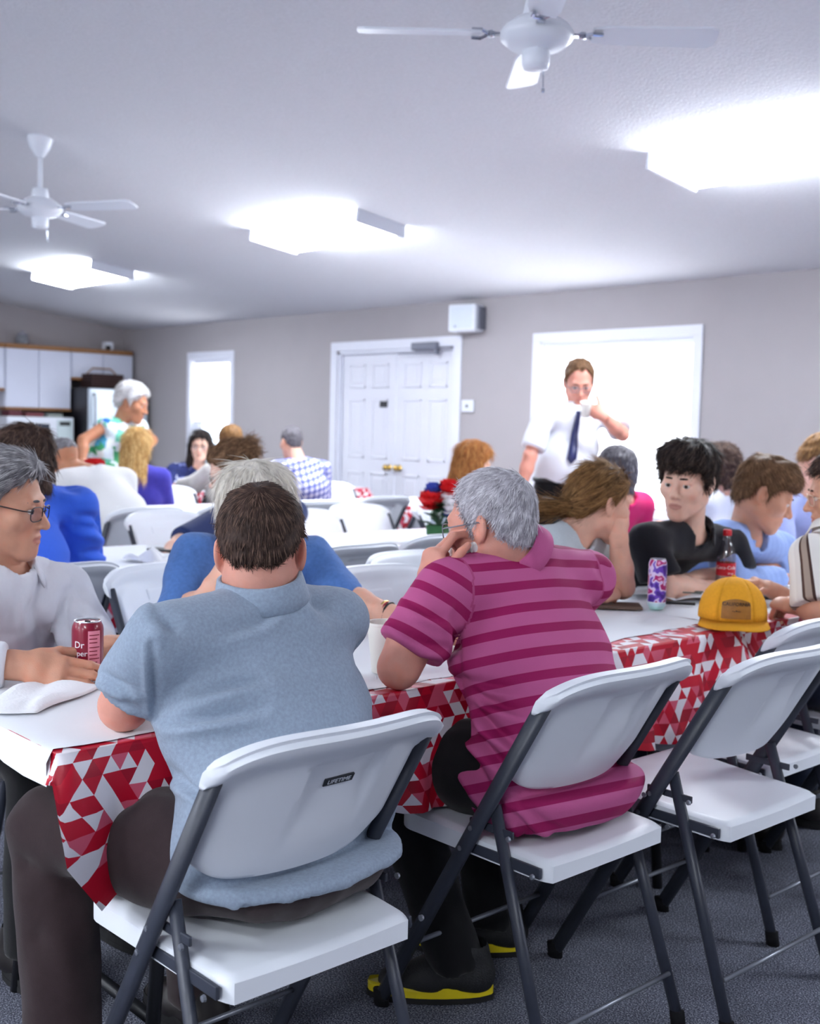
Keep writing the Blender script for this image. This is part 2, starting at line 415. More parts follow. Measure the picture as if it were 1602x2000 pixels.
# ---- kitchen along the end wall
M_lam = mat('white_laminate', (216, 220, 236), .4, noise=.02, nscale=4)
M_oak = mat('honey_oak_trim', (150, 104, 62), .5, noise=.25, nscale=12, stretch=(1, 1, 12))
M_steel = mat('brushed_fridge_door', (205, 216, 226), .3, .5, metal=.35)
M_ctop = mat('grey_counter', (150, 148, 150), .4)
def cabinet(y0, y1, z0, z1, label, doors):
    t = thing('wall_cabinet', label, 'cabinet', (WX, (y0+y1)/2, z0), 0, 'wall cabinets over the kitchen counter'); h = (y1-y0)/2
    MB().box((.0, -h, 0), (.30, h, z1-z0), .003).build('body', M_lam, t)
    MB().box((.0, -h, z1-z0), (.325, h, z1-z0+.055), .004).build('cornice', M_oak, t)
    MB().box((.02, -h, -.03), (.322, h, .0), .003).build('light_rail', M_oak, t)
    dw = 2*h/doors
    for k in range(doors): MB().box((.30, -h+k*dw+.006, .004), (.322, -h+(k+1)*dw-.006, z1-z0-.004), .003).build('cabinet_door', M_lam, t)
cabinet(5.74, 6.57, 1.40, 2.10, 'tall white double wall cabinet left of the refrigerator', 2)
cabinet(6.58, 7.42, 1.79, 2.10, 'short white double wall cabinet above the refrigerator', 2)
cabinet(4.90, 5.73, 1.62, 2.10, 'white wall cabinet at the left photo edge, cut off', 2)
fr = thing('refrigerator', 'black-sided refrigerator with a pale steel door under the short cabinet', 'refrigerator', (WX, 6.99, 0))
MB().box((.04, -.40, .02), (.70, .40, 1.66), .01).build('body', mat('black_fridge_case', (22, 22, 28), .4), fr)
for (z0, z1) in ((.06, 1.10), (1.115, 1.655)):
    d = MB().box((.70, -.395, z0), (.76, .395, z1), .012).build('fridge_door', M_steel, fr)
    MB().tube([(.775, -.34, z0+.08), (.80, -.34, z0+.12), (.80, -.34, min(z1, z0+.6)-.12), (.775, -.34, min(z1, z0+.6)-.06)], .011, 8).build('handle', M_closer, d, True)
bk = thing('storage_basket', 'dark brown wicker basket on top of the refrigerator', 'basket', (WX+.42, 6.93, 1.67))
bm_ = MB()
for k in range(6): 
    z = k*.028; r = 1.0 + .04*k/5
    bm_.tube([(-.15*r, -.20*r, z+.014), (.15*r, -.20*r, z+.014), (.15*r, .20*r, z+.014), (-.15*r, .20*r, z+.014), (-.15*r, -.20*r, z+.014)], .015, 6)
bm_.build('wicker_body', mat('dark_wicker', (56, 32, 30), .7, noise=.4, nscale=60), bk)
MB().tube([(0, -.2, .17), (0, -.12, .24), (0, .12, .24), (0, .2, .17)], .009, 6).build('handle', M_oak, bk)
bc = thing('base_cabinet', 'white kitchen base cabinet below the microwave', 'cabinet', (WX, 5.7, 0))
MB().box((.02, -.88, .09), (.58, .88, .87), .003).build('body', M_lam, bc)
for k in range(4): MB().box((.58, -.87+k*.44, .12), (.60, -.44+k*.44, .86), .003).build('cabinet_door', M_lam, bc)
ct = box_piece('countertop', (WX+.0, 4.8, .87), (WX+.64, 6.58, .91), M_ctop, None, .004); tag(ct, 'grey kitchen countertop carrying the microwave', 'countertop')
mw = thing('microwave_oven', 'white microwave with a dark window on the kitchen counter', 'microwave', (WX+.08, 6.10, .911))
MB().box((0, -.42, .0), (.42, .42, .38), .01).build('case', M_white_pl, mw)
MB().box((.42, -.40, .03), (.437, .18, .35), .006).build('oven_door', M_white_pl, mw)
MB().box((.437, -.30, .08), (.441, .10, .30), .004).build('door_window', mat('dark_microwave_glass', (52, 56, 68), .25), mw)
MB().box((.42, .20, .03), (.43, .40, .35), .003).build('control_panel', mat('pale_panel', (200, 214, 216), .4), mw)
MB().box((.43, .23, .28), (.433, .37, .33), .002).build('display', M_black, mw)
for i, (dy, w, h, c) in enumerate(((-.26, .16, .07, (96, 40, 52)), (-.02, .22, .05, (120, 60, 66)), (.24, .2, .04, (150, 158, 152)))):
    o = MB().box((.06, dy-w/2, .0), (.30, dy+w/2, h), .01); o = o.build('food_box', mat('food_box_card_%d' % i, c, .6, noise=.2, nscale=30)); o.location = (WX+.08, 6.10, 1.292)
    tag(o, ['dark red carton on the left of the microwave top', 'wide reddish carton in the middle of the microwave top', 'low grey-green tray on the right of the microwave top'][i], 'box', 'clutter on the microwave')
gl = thing('glass_jar', 'clear glass jar standing on top of the wall cabinets', 'jar', (WX+.16, 6.02, 2.156))
MB().lathe([(.05, 0), (.075, .01), (.08, .06), (.07, .10), (.055, .115)], 20).build('jar_body', mat('jar_glass', (190, 195, 205), .1, .6, trans=.6), gl, True)
MB().lathe([(.06, .115), (.062, .14), (.02, .148), (.018, .165), (.001, .17)], 20).build('jar_lid', mat('jar_lid_glass', (150, 150, 160), .2, .6), gl, True)
# ================================================================== folding chairs
M_poly = mat('white_moulded_plastic', (232, 236, 243), .42, .45, noise=.02, nscale=6, bump=.12, bscale=900)
M_tube = mat('slate_powder_coat', (52, 56, 68), .42, .5, noise=.08, nscale=40)
M_foot = mat('black_rubber', (20, 20, 24), .8, .2)
M_rod = mat('grey_steel_rod', (128, 132, 142), .35, .5, metal=.5)
M_tag = mat('black_label', (22, 26, 36), .4)
M_tagw = mat('white_label_print', (225, 230, 240), .5)

def grid_solid(nu, nv, front, back):
    """closed sheet from two point functions of (u in -1..1, v in 0..1)"""
    v = []; f = []
    for fn in (front, back):
        for j in range(nv+1):
            for i in range(nu+1): v.append(fn(-1+2*i/nu, j/nv))
    W = nu+1; B = W*(nv+1)
    for j in range(nv):
        for i in range(nu):
            a = j*W+i; f.append((a, a+1, a+W+1, a+W)); f.append((B+a, B+a+W, B+a+W+1, B+a+1))
    rim = [i for i in range(W)] + [j*W+nu for j in range(1, nv+1)] + [nv*W+i for i in range(nu-1, -1, -1)] + [j*W for j in range(nv-1, 0, -1)]
    for a, c in zip(rim, rim[1:]+rim[:1]): f.append((a, B+a, B+c, c))
    return v, f

def sstep(a, b, x):
    t = min(1, max(0, (x-a)/(b-a))); return t*t*(3-2*t)

HOLLOW = .046
def tubeline(z): return .255 - .576*z
def back_pt(u, v, side):
    """side +1 front (toward the sitter), -1 rear"""
    h = .272; zb = .560
    wv = .199 + .006*v - .020*(max(0, 1-v/.25))**2.2 + .026*sstep(.76, .84, v)          # half width
    x = u*wv
    z = zb + h*v*(1.0 - .16*abs(u)**5) + .030*(abs(u)**6)*(max(0, 1-v/.3))
    y = tubeline(z) + .004 - HOLLOW*(1-u*u)                       # leaning with the tubes, hollow for the back
    rim = sstep(.80, .92, v)
    th = .018 + .012*rim
    if side < 0:
        lip = .010*sstep(.80, .86, v)
        r = sstep(.40, .34, abs(u-.08))*sstep(.10, .70, v)*(1-sstep(.745, .765, v))*.019
        y = y - th - lip + r
        if v > .97: y += .012
    else:
        y = y + .004*rim
        if v > .97: y -= .006
    if abs(u) > .98: y += (-.006 if side > 0 else .010)
    return (x, y, z)

def seat_pt(u, v, side):
    d0, d1 = -.205, .215
    y = d0 + (d1-d0)*v
    hwid = .190 + .022*v
    x = u*hwid*(1 - .06*(max(0, 1-v/.10))**2*1 - .10*(max(0, (v-.9)/.1))**2)
    z = .452 + .010*v
    if side > 0:
        z += -.018*math.exp(-((v-.38)/.32)**2)*(1-u*u) + .004*v
        if abs(u) > .95 or v < .03 or v > .97: z -= .008
    else:
        ed = max(sstep(.80, .97, abs(u)), sstep(.10, .02, v), sstep(.9, .98, v))
        z -= .018 + .024*ed
    return (x, y, z)

def make_chair():
    t = empty('folding_chair')
    v, f = grid_solid(44, 40, lambda u, w: back_pt(u, w, 1), lambda u, w: back_pt(u, w, -1))
    bk = MB().add(v, f).build('backrest', M_poly, t, autosmooth=1.0)
    # label plate on the rear face of the back
    lz = back_pt(.08, .60, -1)[2]; ly = back_pt(.08, .60, -1)[1]
    lp = empty('label_plate', (.017, ly-.0015, lz), 0, t); lp.rotation_euler = (math.radians(31), 0, 0)
    MB().box((-.030, -.0015, -.0075), (.030, .002, .0075)).build('plate', M_tag, lp)
    tm = text_mesh('LIFETIME', .0125, .0002)
    tm.transform(Matrix.Rotation(math.radians(90), 4, 'X') ); tm.transform(Matrix.Translation((0, -.0019, 0)))
    mesh_obj('lettering', tm, M_tagw, lp)
    v, f = grid_solid(32, 32, lambda u, w: seat_pt(u, w, 1), lambda u, w: seat_pt(u, w, -1))
    MB().add(v, f).build('seat', M_poly, t, autosmooth=1.0)
    for s in (-1, 1):
        x = s*.214
        top = (x, tubeline(.768)-.010, .768); bot = (x*1.02, tubeline(.012), .012)
        pts = [top, (x, tubeline(.455)-.004, .455), bot]
        MB().tube(pts, .011, 12, flat=((0, 1, .6), 1.65)).build('leg', M_tube, t, True)
        MB().tube([(x*1.02, bot[1]-.004, .0), (x*1.02, bot[1]-.0, .035)], .0135, 10, flat=((0, 1, 0), 1.6)).build('foot_cap', M_foot, t, True)
        xr = s*.200
        piv = (xr, tubeline(.535)-.012, .535); rb = (xr*1.08, -.245, .010)
        MB().tube([piv, rb], .0105, 12, flat=((0, 1, 0), 1.35)).build('leg', M_tube, t, True)
        MB().tube([(rb[0], rb[1]-.0, .0), (rb[0], rb[1]+.006, .035)], .0125, 10, flat=((0, 1, 0), 1.45)).build('foot_cap', M_foot, t, True)
        # folding link and side rail
        MB().box((s*.203-.003, -.120, .478), (s*.203+.003, .0, .494), .002).build('folding_link', M_tube, t)
        MB().box((s*.198-.004, -.19, .418), (s*.198+.004, .12, .440), .002).build('seat_rail', M_tube, t)
        for (yy, zz) in ((tubeline(.43), .43), (tubeline(.48), .48), (-.19, .43), (-.125, .486)):
            MB().lathe([(.0005, s*.006), (.005, s*.005), (.006, 0)], 8, (s*.222, yy, zz), 'X').build('rivet', M_rod, t)
    MB().tube([(-.205, -.222, .115), (.205, -.222, .115)], .0055, 8).build('crossbar', M_rod, t, True)
    MB().tube([(-.214, tubeline(.17), .17), (.214, tubeline(.17), .17)], .0055, 8).build('crossbar', M_rod, t, True)
    return t

CHAIR = make_chair()
chair_used = [False]
def chair(x, y, face_deg, label, group, plate=False):
    """x, y: point of the floor under the seat centre; face_deg: heading of the sitter (0 = +x)"""
    o = copy_tree(CHAIR)
    o.location = (x, y, 0); o.rotation_euler = (0, 0, math.radians(face_deg - 90))
    if not plate:
        for ch in [q for q in o.children if q.name.startswith('label_plate')]:
            for g_ in list(ch.children): bpy.data.objects.remove(g_)
            bpy.data.objects.remove(ch)
    return tag(o, label, 'chair', group)

# ================================================================== tables
M_ttop = mat('white_table_plastic', (226, 230, 236), .45, noise=.02)
M_steelblk = mat('black_table_frame', (26, 27, 32), .45, metal=.2)
M_paper = mat('white_paper_cover', (238, 241, 246), .7, .2, noise=.015, nscale=7, bump=.12, bscale=25)
# triangle print tablecloth
M_cloth, nt, b = nodes('red_triangle_print'); L = nt.links.new
uvn = N(nt, 'ShaderNodeUVMap'); uvn.uv_map = 'cloth'
sx = N(nt, 'ShaderNodeSeparateXYZ'); L(uvn.outputs[0], sx.inputs[0])
S = .033; R3 = math.sqrt(3)
vy = math_n(nt, 'DIVIDE', sx.outputs[1], S*R3/2)
ux = math_n(nt, 'SUBTRACT', math_n(nt, 'DIVIDE', sx.outputs[0], S), math_n(nt, 'MULTIPLY', vy, .5))
fa, fb = math_n(nt, 'FLOOR', ux), math_n(nt, 'FLOOR', vy)
up = math_n(nt, 'GREATER_THAN', math_n(nt, 'ADD', math_n(nt, 'FRACT', ux), math_n(nt, 'FRACT', vy)), 1.0)
cx = N(nt, 'ShaderNodeCombineXYZ'); L(fa, cx.inputs[0]); L(fb, cx.inputs[1]); L(up, cx.inputs[2])
wn = N(nt, 'ShaderNodeTexWhiteNoise'); wn.noise_dimensions = '3D'; L(cx.outputs[0], wn.inputs['Vector'])
rp = ramp(nt, [(0, (196, 12, 44)), (.36, (168, 8, 40)), (.55, (214, 92, 116)), (.72, (236, 232, 238))]); L(wn.outputs['Value'], rp.inputs[0]); L(rp.outputs[0], b.inputs['Base Color'])
b.inputs['Roughness'].default_value = .42; b.inputs['Specular IOR Level'].default_value = .4
TH = .735
def cloth_mesh(x0, x1, y0, y1, drop, seed, z=TH, near_end=1.0):
    """tablecloth draped over a rectangle: top, rounded edge, wavy skirt gathered at the corners"""
    r = np.random.default_rng(seed); ph = r.random(8)*6.28
    per = []
    def edge(p, q, nrm, n):
        for i in range(n):
            t = i/n; per.append((p[0]+(q[0]-p[0])*t, p[1]+(q[1]-p[1])*t, nrm))
    lx, ly = x1-x0, y1-y0
    step = .03
    edge((x0, y0), (x1, y0), (0, -1), max(8, int(lx/step))); edge((x1, y0), (x1, y1), (1, 0), int(ly/step))
    edge((x1, y1), (x0, y1), (0, 1), max(8, int(lx/step))); edge((x0, y1), (x0, y0), (-1, 0), int(ly/step))
    n = len(per); rows = [0.0, .004, .012, .03, .06, .10, .15, .20, drop]
    v = []; uv = []
    for k, s in enumerate(rows):
        for i, (px, py, nm) in enumerate(per):
            # smooth corner normal
            j = (i-1) % n; nx = nm[0]; ny = nm[1]
            dc = min(math.hypot(px-cx_, py-cy_) for cx_ in (x0, x1) for cy_ in (y0, y1))
            cor = math.exp(-(dc/.06)**2)
            ccx, ccy = (x0+x1)/2, (y0+y1)/2
            if cor > .02:
                dx, dy = math.copysign(1, px-ccx)*.7, math.copysign(1, py-ccy)*.7
                nx, ny = nx*(1-cor)+dx*cor, ny*(1-cor)+dy*cor
            if near_end < 1 and py < y0+.05: s = rows[k]*(near_end + (1-near_end)*(max(0, py-y0)/.05 if abs(nm[0]) else 0))
            else: s = rows[k]
            arc = px*.0 + (py if abs(nm[0]) else px)
            wav = .5*math.sin(arc*31+ph[0]) + .35*math.sin(arc*53+ph[1]) + .25*math.sin(arc*13+ph[2])
            hang = max(0, s-.012)
            out = .004 + hang*(.10 + .14*wav*min(1, hang/.12)) + cor*hang*.55
            zz = z + .003 - max(0, s-.004) * (1.0 - .02*abs(wav)) if s > .004 else z + .003
            if rows[k] == drop: zz += .012*math.sin(arc*9+ph[3])
            v.append((px+nx*out, py+ny*out, zz)); 
            # unrolled print coordinates
            uv.append((py + nm[1]*s, px + nm[0]*s))
    f = []
    for k in range(len(rows)-1):
        for i in range(n):
            j = (i+1) % n; f.append((k*n+i, (k+1)*n+i, (k+1)*n+j, k*n+j))
    nv = len(v); inner = list(range(n)); f.append(tuple(inner))
    me = pydata('tablecloth', v, f)
    lay = me.uv_layers.new(name='cloth')
    for l in me.loops: lay.data[l.index].uv = uv[l.vertex_index]
    me.polygons.foreach_set('use_smooth', [True]*len(me.polygons))
    return me

def paper_mesh(x0, x1, y0, y1, seed, z, crump=.004, nx=10, ny=40, hang=0.0, skew=0.0):
    r = np.random.default_rng(seed); v = []; f = []
    ph = r.random(6)*6.28; e0 = r.normal(0, .006, ny+1); e1 = r.normal(0, .006, ny+1)
    for j in range(ny+1):
        for i in range(nx+1):
            a, c = i/nx, j/ny
            x = x0 + (x1-skew*c**1.5-x0)*a + (e0[j] if i == 0 else e1[j] if i == nx else 0); y = y0 + (y1-y0)*c
            zz = z + crump*(.5+.5*math.sin(9*a+ph[0]+5*math.sin(3*c+ph[1])))*(.5+.5*math.sin(23*c+ph[2]+3*a))
            v.append((x, y, zz))
    for j in range(ny):
        for i in range(nx): a = j*(nx+1)+i; f.append((a, a+1, a+nx+2, a+nx+1))
    if hang:
        base = len(v); prev = 0
        for k, (dy, dz) in enumerate(((-.010, -.004), (-.017, -.018), (-.022, -hang))):
            for i in range(nx+1): v.append((x0+(x1-x0)*i/nx, y0+dy-.006*math.sin(i*1.7)*(k == 2), z+dz+.006*math.sin(i*1.1)*(k == 2)))
            for i in range(nx): q = base+k*(nx+1)+i; p_ = (base+(k-1)*(nx+1)+i) if k else i; f.append((p_, q, q+1, p_+1))
    me = pydata('paper', v, f); me.polygons.foreach_set('use_smooth', [True]*len(me.polygons)); return me

def table(xn, y0, y1, which, seed, drop=.24, red_edge=.03, near_end=1.0, hang=0.0, skew=0.0):
    """folding table whose near long edge is at x = xn and which runs from y0 to y1"""
    W = .76; xf = xn - W; cx_, cy_ = (xn+xf)/2, (y0+y1)/2
    t = thing('folding_table', 'white plastic folding table ' + which, 'table', (cx_, cy_, 0), 0, 'folding tables set in rows')
    MB().box((-W/2, -(y1-y0)/2, TH-.045), (W/2, (y1-y0)/2, TH), .012).build('tabletop', M_ttop, t)
    hl = (y1-y0)/2
    for s in (-1, 1):
        MB().box((s*.30-.013, -hl+.06, TH-.085), (s*.30+.013, hl-.06, TH-.046), .003).build('frame_rail', M_steelblk, t)
    for e in (-1, 1):
        for s in (-1, 1):
            MB().tube([(s*.27, e*(hl-.28), TH-.07), (s*.29, e*(hl-.22), .0)], .0145, 10).build('leg', M_steelblk, t, True)
        MB().tube([(-.285, e*(hl-.235), .16), (.285, e*(hl-.235), .16)], .0125, 10).build('leg_brace', M_steelblk, t, True)
        MB().tube([(-.27, e*(hl-.28), TH-.075), (.27, e*(hl-.28), TH-.075)], .0125, 10).build('leg_brace', M_steelblk, t, True)
    me = cloth_mesh(xf, xn, y0, y1, drop, seed, TH, near_end)
    for p in me.vertices: p.co.x -= cx_; p.co.y -= cy_
    cl = mesh_obj('tablecloth', me, M_cloth); cl.location = (cx_, cy_, 0)
    tag(cl, 'red pink and white triangle print cloth over the table ' + which, 'tablecloth', 'triangle print tablecloths')
    pm = paper_mesh(xf+.02, xn-red_edge, y0-.0, y1+.012, seed+50, TH+.004, .003, hang=hang, skew=skew)
    for p in pm.vertices: p.co.x -= cx_; p.co.y -= cy_
    pp = mesh_obj('paper_cover', pm, M_paper); pp.location = (cx_, cy_, 0)
    tag(pp, 'white paper runner spread on the table ' + which, 'paper cover', 'paper runners on the tables')
    return t

RX = [-1.765, -3.80, -5.86, -7.70]          # near edges of the four rows
table(RX[0], .85, 2.925, 'nearest the camera', 11, .27, .015, .22, .052, .10)
table(RX[0], 2.93, 5.36, 'beyond the yellow cap', 12, .24, .10)
table(RX[1], 1.15, 3.615, 'behind the blue-shirted man', 13)
table(RX[1], 3.625, 5.05, 'before the standing man', 14)
table(RX[2], 1.9, 4.33, 'third row, kitchen side', 15)
table(RX[2], 4.375, 6.6, 'third row, door side', 16)
table(RX[3], 4.45, 6.6, 'in the farthest row', 17)

A1 = 'chairs on the near side of the first row'; A2 = 'chairs on the far side of the first row'
chair(-1.615, 1.14, 180, 'white folding chair under the man in the grey polo', A1, True)
chair(-1.613, 1.88, 180, 'white folding chair under the man in the striped magenta polo', A1)
chair(-1.513, 2.36, 179, 'empty white folding chair pulled out at the right', A1)
chair(-1.690, 2.84, 180, 'empty white folding chair pushed in below the yellow cap', A1)
chair(-1.56, 3.42, 180, 'white folding chair under the man in the brown-striped shirt', A1)
chair(-2.86, 1.12, 8, 'white folding chair under the white-shirted man with the can', A2)
chair(-3.0, 1.92, 0, 'white folding chair under the woman in denim', A2)
chair(-2.60, 2.46, -3, 'empty white folding chair between the denim woman and the grey-haired man', A2)
chair(-2.86, 2.86, 0, 'white folding chair under the ponytailed girl', A2)
chair(-2.88, 3.44, 0, 'white folding chair under the young man in black', A2)
chair(-2.88, 4.02, 0, 'white folding chair under the young man in the pale blue shirt', A2)
chair(-2.88, 5.05, 0, 'white folding chair under the person in lavender at the right edge', A2)
B1 = 'chairs on the near side of the second row'; B2 = 'chairs on the far side of the second row'
chair(-3.69, 1.66, 180, 'white folding chair under the man in the royal blue shirt', B1, True)
chair(-3.68, 2.90, 181, 'empty white folding chair with a small black label, second row', B1, True)
chair(-3.82, 3.52, 179, 'empty white folding chair just left of the red roses', B1)
chair(-3.60, 4.28, 180, 'white folding chair under the person in pink', B1)
chair(-3.55, 5.08, 178, 'white folding chair under the curly-haired person', B1)
chair(-4.88, 3.02, 0, 'white folding chair under the woman with the hair bun', B2)
chair(-4.70, 3.78, 0, 'empty white folding chair facing us right of the brown-haired head, second row', B2)
chair(-4.90, 4.32, 2, 'empty white folding chair facing us beyond the second-row table, centre', B2)
chair(-4.80, 4.86, 20, 'white folding chair under the auburn-haired woman', B2)
D1 = 'chairs of the third row'
chair(-5.64, 3.10, 180, 'white folding chair under the bald man', D1)
chair(-5.72, 3.70, 180, 'empty white folding chair behind the blue shirt, third row', D1)
chair(-5.70, 4.28, 180, 'empty white folding chair behind the bun-haired woman, third row', D1)
chair(-5.92, 5.02, 180, 'empty white folding chair with its frame showing, in front of the double door', D1)
chair(-5.90, 5.56, 180, 'empty white folding chair left of the red roses by the door', D1)
chair(-6.90, 4.22, 0, 'empty white folding chair facing us in front of the dark-haired woman', D1)
chair(-6.90, 3.50, 0, 'empty white folding chair facing us right of the red rose', D1)
chair(-6.98, 5.76, 0, 'empty white folding chair facing us below the plaid shirt', D1)
D2 = 'chairs of the farthest row'
chair(-7.40, 4.06, 198, 'white folding chair under the girl with long blond hair', D2)
chair(-7.46, 4.86, 180, 'white folding chair under the person in the beige cardigan', D2)
chair(-7.46, 5.44, 180, 'white folding chair under the man in the plaid shirt', D2)
chair(-8.72, 5.15, 0, 'white folding chair under the dark-haired woman with glasses', D2)

for q in list(CHAIR.children_recursive) + [CHAIR]: bpy.data.objects.remove(q)
# ================================================================== implicit surfaces for bodies, clothes and hair
def _n(v): v = np.asarray(v, float); return v / (np.linalg.norm(v) + 1e-12)
def smin(a, b, k):
    if k <= 0: return np.minimum(a, b)
    h = np.clip(.5 + .5*(b-a)/k, 0, 1); return b*(1-h) + a*h - k*h*(1-h)
def smax(a, b, k): return -smin(-a, -b, k)

class RC:
    """tapered capsule a->b, optionally widened by s along lat"""
    def __init__(s, a, b, ra, rb, lat=None, sc=1.0):
        s.a, s.b, s.ra, s.rb = np.asarray(a, float), np.asarray(b, float), ra, rb
        s.lat = None if lat is None else _n(lat); s.sc = sc
    def box(s):
        m = max(s.ra, s.rb)*max(1, s.sc); return np.minimum(s.a, s.b)-m, np.maximum(s.a, s.b)+m
    def d(s, P):
        q = P - s.a; ba = s.b - s.a
        if s.lat is not None:
            q = q + (q @ s.lat)[..., None]*s.lat*(1/s.sc-1); ba = ba + (ba @ s.lat)*s.lat*(1/s.sc-1)
        t = np.clip((q @ ba)/(ba @ ba + 1e-12), 0, 1)
        return np.linalg.norm(q - t[..., None]*ba, axis=-1) - (s.ra + (s.rb-s.ra)*t)
class EL:
    """ellipsoid, axes given as rows of R"""
    def __init__(s, c, r, R=None):
        s.c = np.asarray(c, float); s.r = np.asarray(r, float); s.R = np.eye(3) if R is None else np.asarray(R, float)
    def box(s):
        e = np.sqrt(((s.R.T*s.r)**2).sum(1)); return s.c-e, s.c+e
    def d(s, P):
        q = (P - s.c) @ s.R.T; k0 = np.linalg.norm(q/s.r, axis=-1); k1 = np.linalg.norm(q/(s.r**2), axis=-1)
        return k0*(k0-1)/(k1+1e-9)

class Field:
    def __init__(s, lo, hi, h):
        s.lo = np.asarray(lo, float); s.h = h
        s.n = np.maximum(4, np.ceil((np.asarray(hi)-s.lo)/h).astype(int)+1)
        s.ax = [s.lo[i] + h*np.arange(s.n[i]) for i in range(3)]
        s.F = np.full(tuple(s.n), .5, np.float32)
    def _sl(s, lo, hi):
        a = np.clip(np.floor((lo-s.lo)/s.h).astype(int), 0, s.n); c = np.clip(np.ceil((hi-s.lo)/s.h).astype(int)+1, 0, s.n)
        return tuple(slice(a[i], c[i]) for i in range(3))
    def pts(s, sl):
        g = np.meshgrid(*[s.ax[i][sl[i]] for i in range(3)], indexing='ij'); return np.stack(g, -1)
    def add(s, p, k=.02, off=0.0):
        lo, hi = p.box(); m = k + 3*s.h + abs(off); sl = s._sl(lo-m, hi+m)
        if any(q.stop <= q.start for q in sl): return s
        s.F[sl] = smin(s.F[sl], p.d(s.pts(sl))-off, k); return s
    def sub(s, p, k=.004, off=0.0):
        lo, hi = p.box(); m = k + 3*s.h + abs(off); sl = s._sl(lo-m, hi+m)
        if any(q.stop <= q.start for q in sl): return s
        s.F[sl] = smax(s.F[sl], -(p.d(s.pts(sl))-off), k); return s
    def plane(s, c, nrm, k=.004, sph=None):
        """keep only the side opposite to nrm (inside a sphere of radius sph around c if given)"""
        c = np.asarray(c, float); nrm = _n(nrm)
        if sph is None: sl = tuple(slice(0, q) for q in s.n)
        else: sl = s._sl(c-sph, c+sph)
        if any(q.stop <= q.start for q in sl): return s
        P = s.pts(sl); s.F[sl] = smax(s.F[sl], (P-c) @ nrm, k); return s
    def groove(s, pts, depth, width):
        pts = [np.asarray(p, float) for p in pts]
        lo = np.min(pts, 0)-3*width; hi = np.max(pts, 0)+3*width; sl = s._sl(lo, hi)
        if any(q.stop <= q.start for q in sl): return s
        P = s.pts(sl); dm = None
        for a, c in zip(pts[:-1], pts[1:]):
            ba = c-a; t = np.clip(((P-a) @ ba)/(ba @ ba+1e-12), 0, 1); d = np.linalg.norm(P-a-t[..., None]*ba, axis=-1)
            dm = d if dm is None else np.minimum(dm, d)
        s.F[sl] += (depth*np.exp(-(dm/width)**2)).astype(np.float32); return s
    def ripple(s, amp, scale, seed=0):
        r = np.random.default_rng(seed); P = s.pts(tuple(slice(0, q) for q in s.n)); acc = 0
        for i in range(5):
            k = r.normal(size=3)*scale*(1+.6*i); acc = acc + np.sin(P @ k + r.random()*6.28)/(1+.5*i)
        s.F += (amp*acc/2).astype(np.float32); return s
    def mesh(s):
        F = s.F; S = F < 0; n = s.n
        c = [S[i:n[0]-1+i, j:n[1]-1+j, k:n[2]-1+k] for i in (0, 1) for j in (0, 1) for k in (0, 1)]
        cnt = sum(x.astype(np.int8) for x in c); act = (cnt > 0) & (cnt < 8)
        idx = np.argwhere(act)
        if not len(idx): return np.zeros((0, 3)), np.zeros((0, 4), int)
        vid = -np.ones(act.shape, int); vid[act] = np.arange(len(idx))
        offs = np.array([(i, j, k) for i in (0, 1) for j in (0, 1) for k in (0, 1)])
        val = np.stack([F[idx[:, 0]+o[0], idx[:, 1]+o[1], idx[:, 2]+o[2]] for o in offs], 1).astype(float)
        acc = np.zeros((len(idx), 3)); num = np.zeros(len(idx))
        for a in range(8):
            for b_ in range(a+1, 8):
                if np.abs(offs[a]-offs[b_]).sum() != 1: continue
                va, vb = val[:, a], val[:, b_]; m = (va < 0) != (vb < 0)
                t = np.where(m, va/(va-vb+1e-20), 0)
                acc += m[:, None]*(offs[a] + t[:, None]*(offs[b_]-offs[a])); num += m
        V = s.lo + s.h*(idx + acc/num[:, None])
        Q = []
        for ax in range(3):
            sl0 = [slice(None)]*3; sl1 = [slice(None)]*3
            sl0[ax] = slice(0, n[ax]-1); sl1[ax] = slice(1, n[ax])
            A, B = S[tuple(sl0)], S[tuple(sl1)]
            e = np.argwhere(A != B)
            o1, o2 = [(1, 2), (2, 0), (0, 1)][ax]
            ok = (e[:, o1] > 0) & (e[:, o2] > 0) & (e[:, o1] < n[o1]-1) & (e[:, o2] < n[o2]-1); e = e[ok]
            def cell(d1, d2):
                q = e.copy(); q[:, o1] += d1; q[:, o2] += d2; return vid[q[:, 0], q[:, 1], q[:, 2]]
            quad = np.stack([cell(-1, -1), cell(0, -1), cell(0, 0), cell(-1, 0)], 1)
            flip = B[e[:, 0], e[:, 1], e[:, 2]]      # inside on the far side
            quad[flip] = quad[flip][:, ::-1]; Q.append(quad)
        Q = np.concatenate(Q); Q = Q[(Q >= 0).all(1)]
        return V, Q

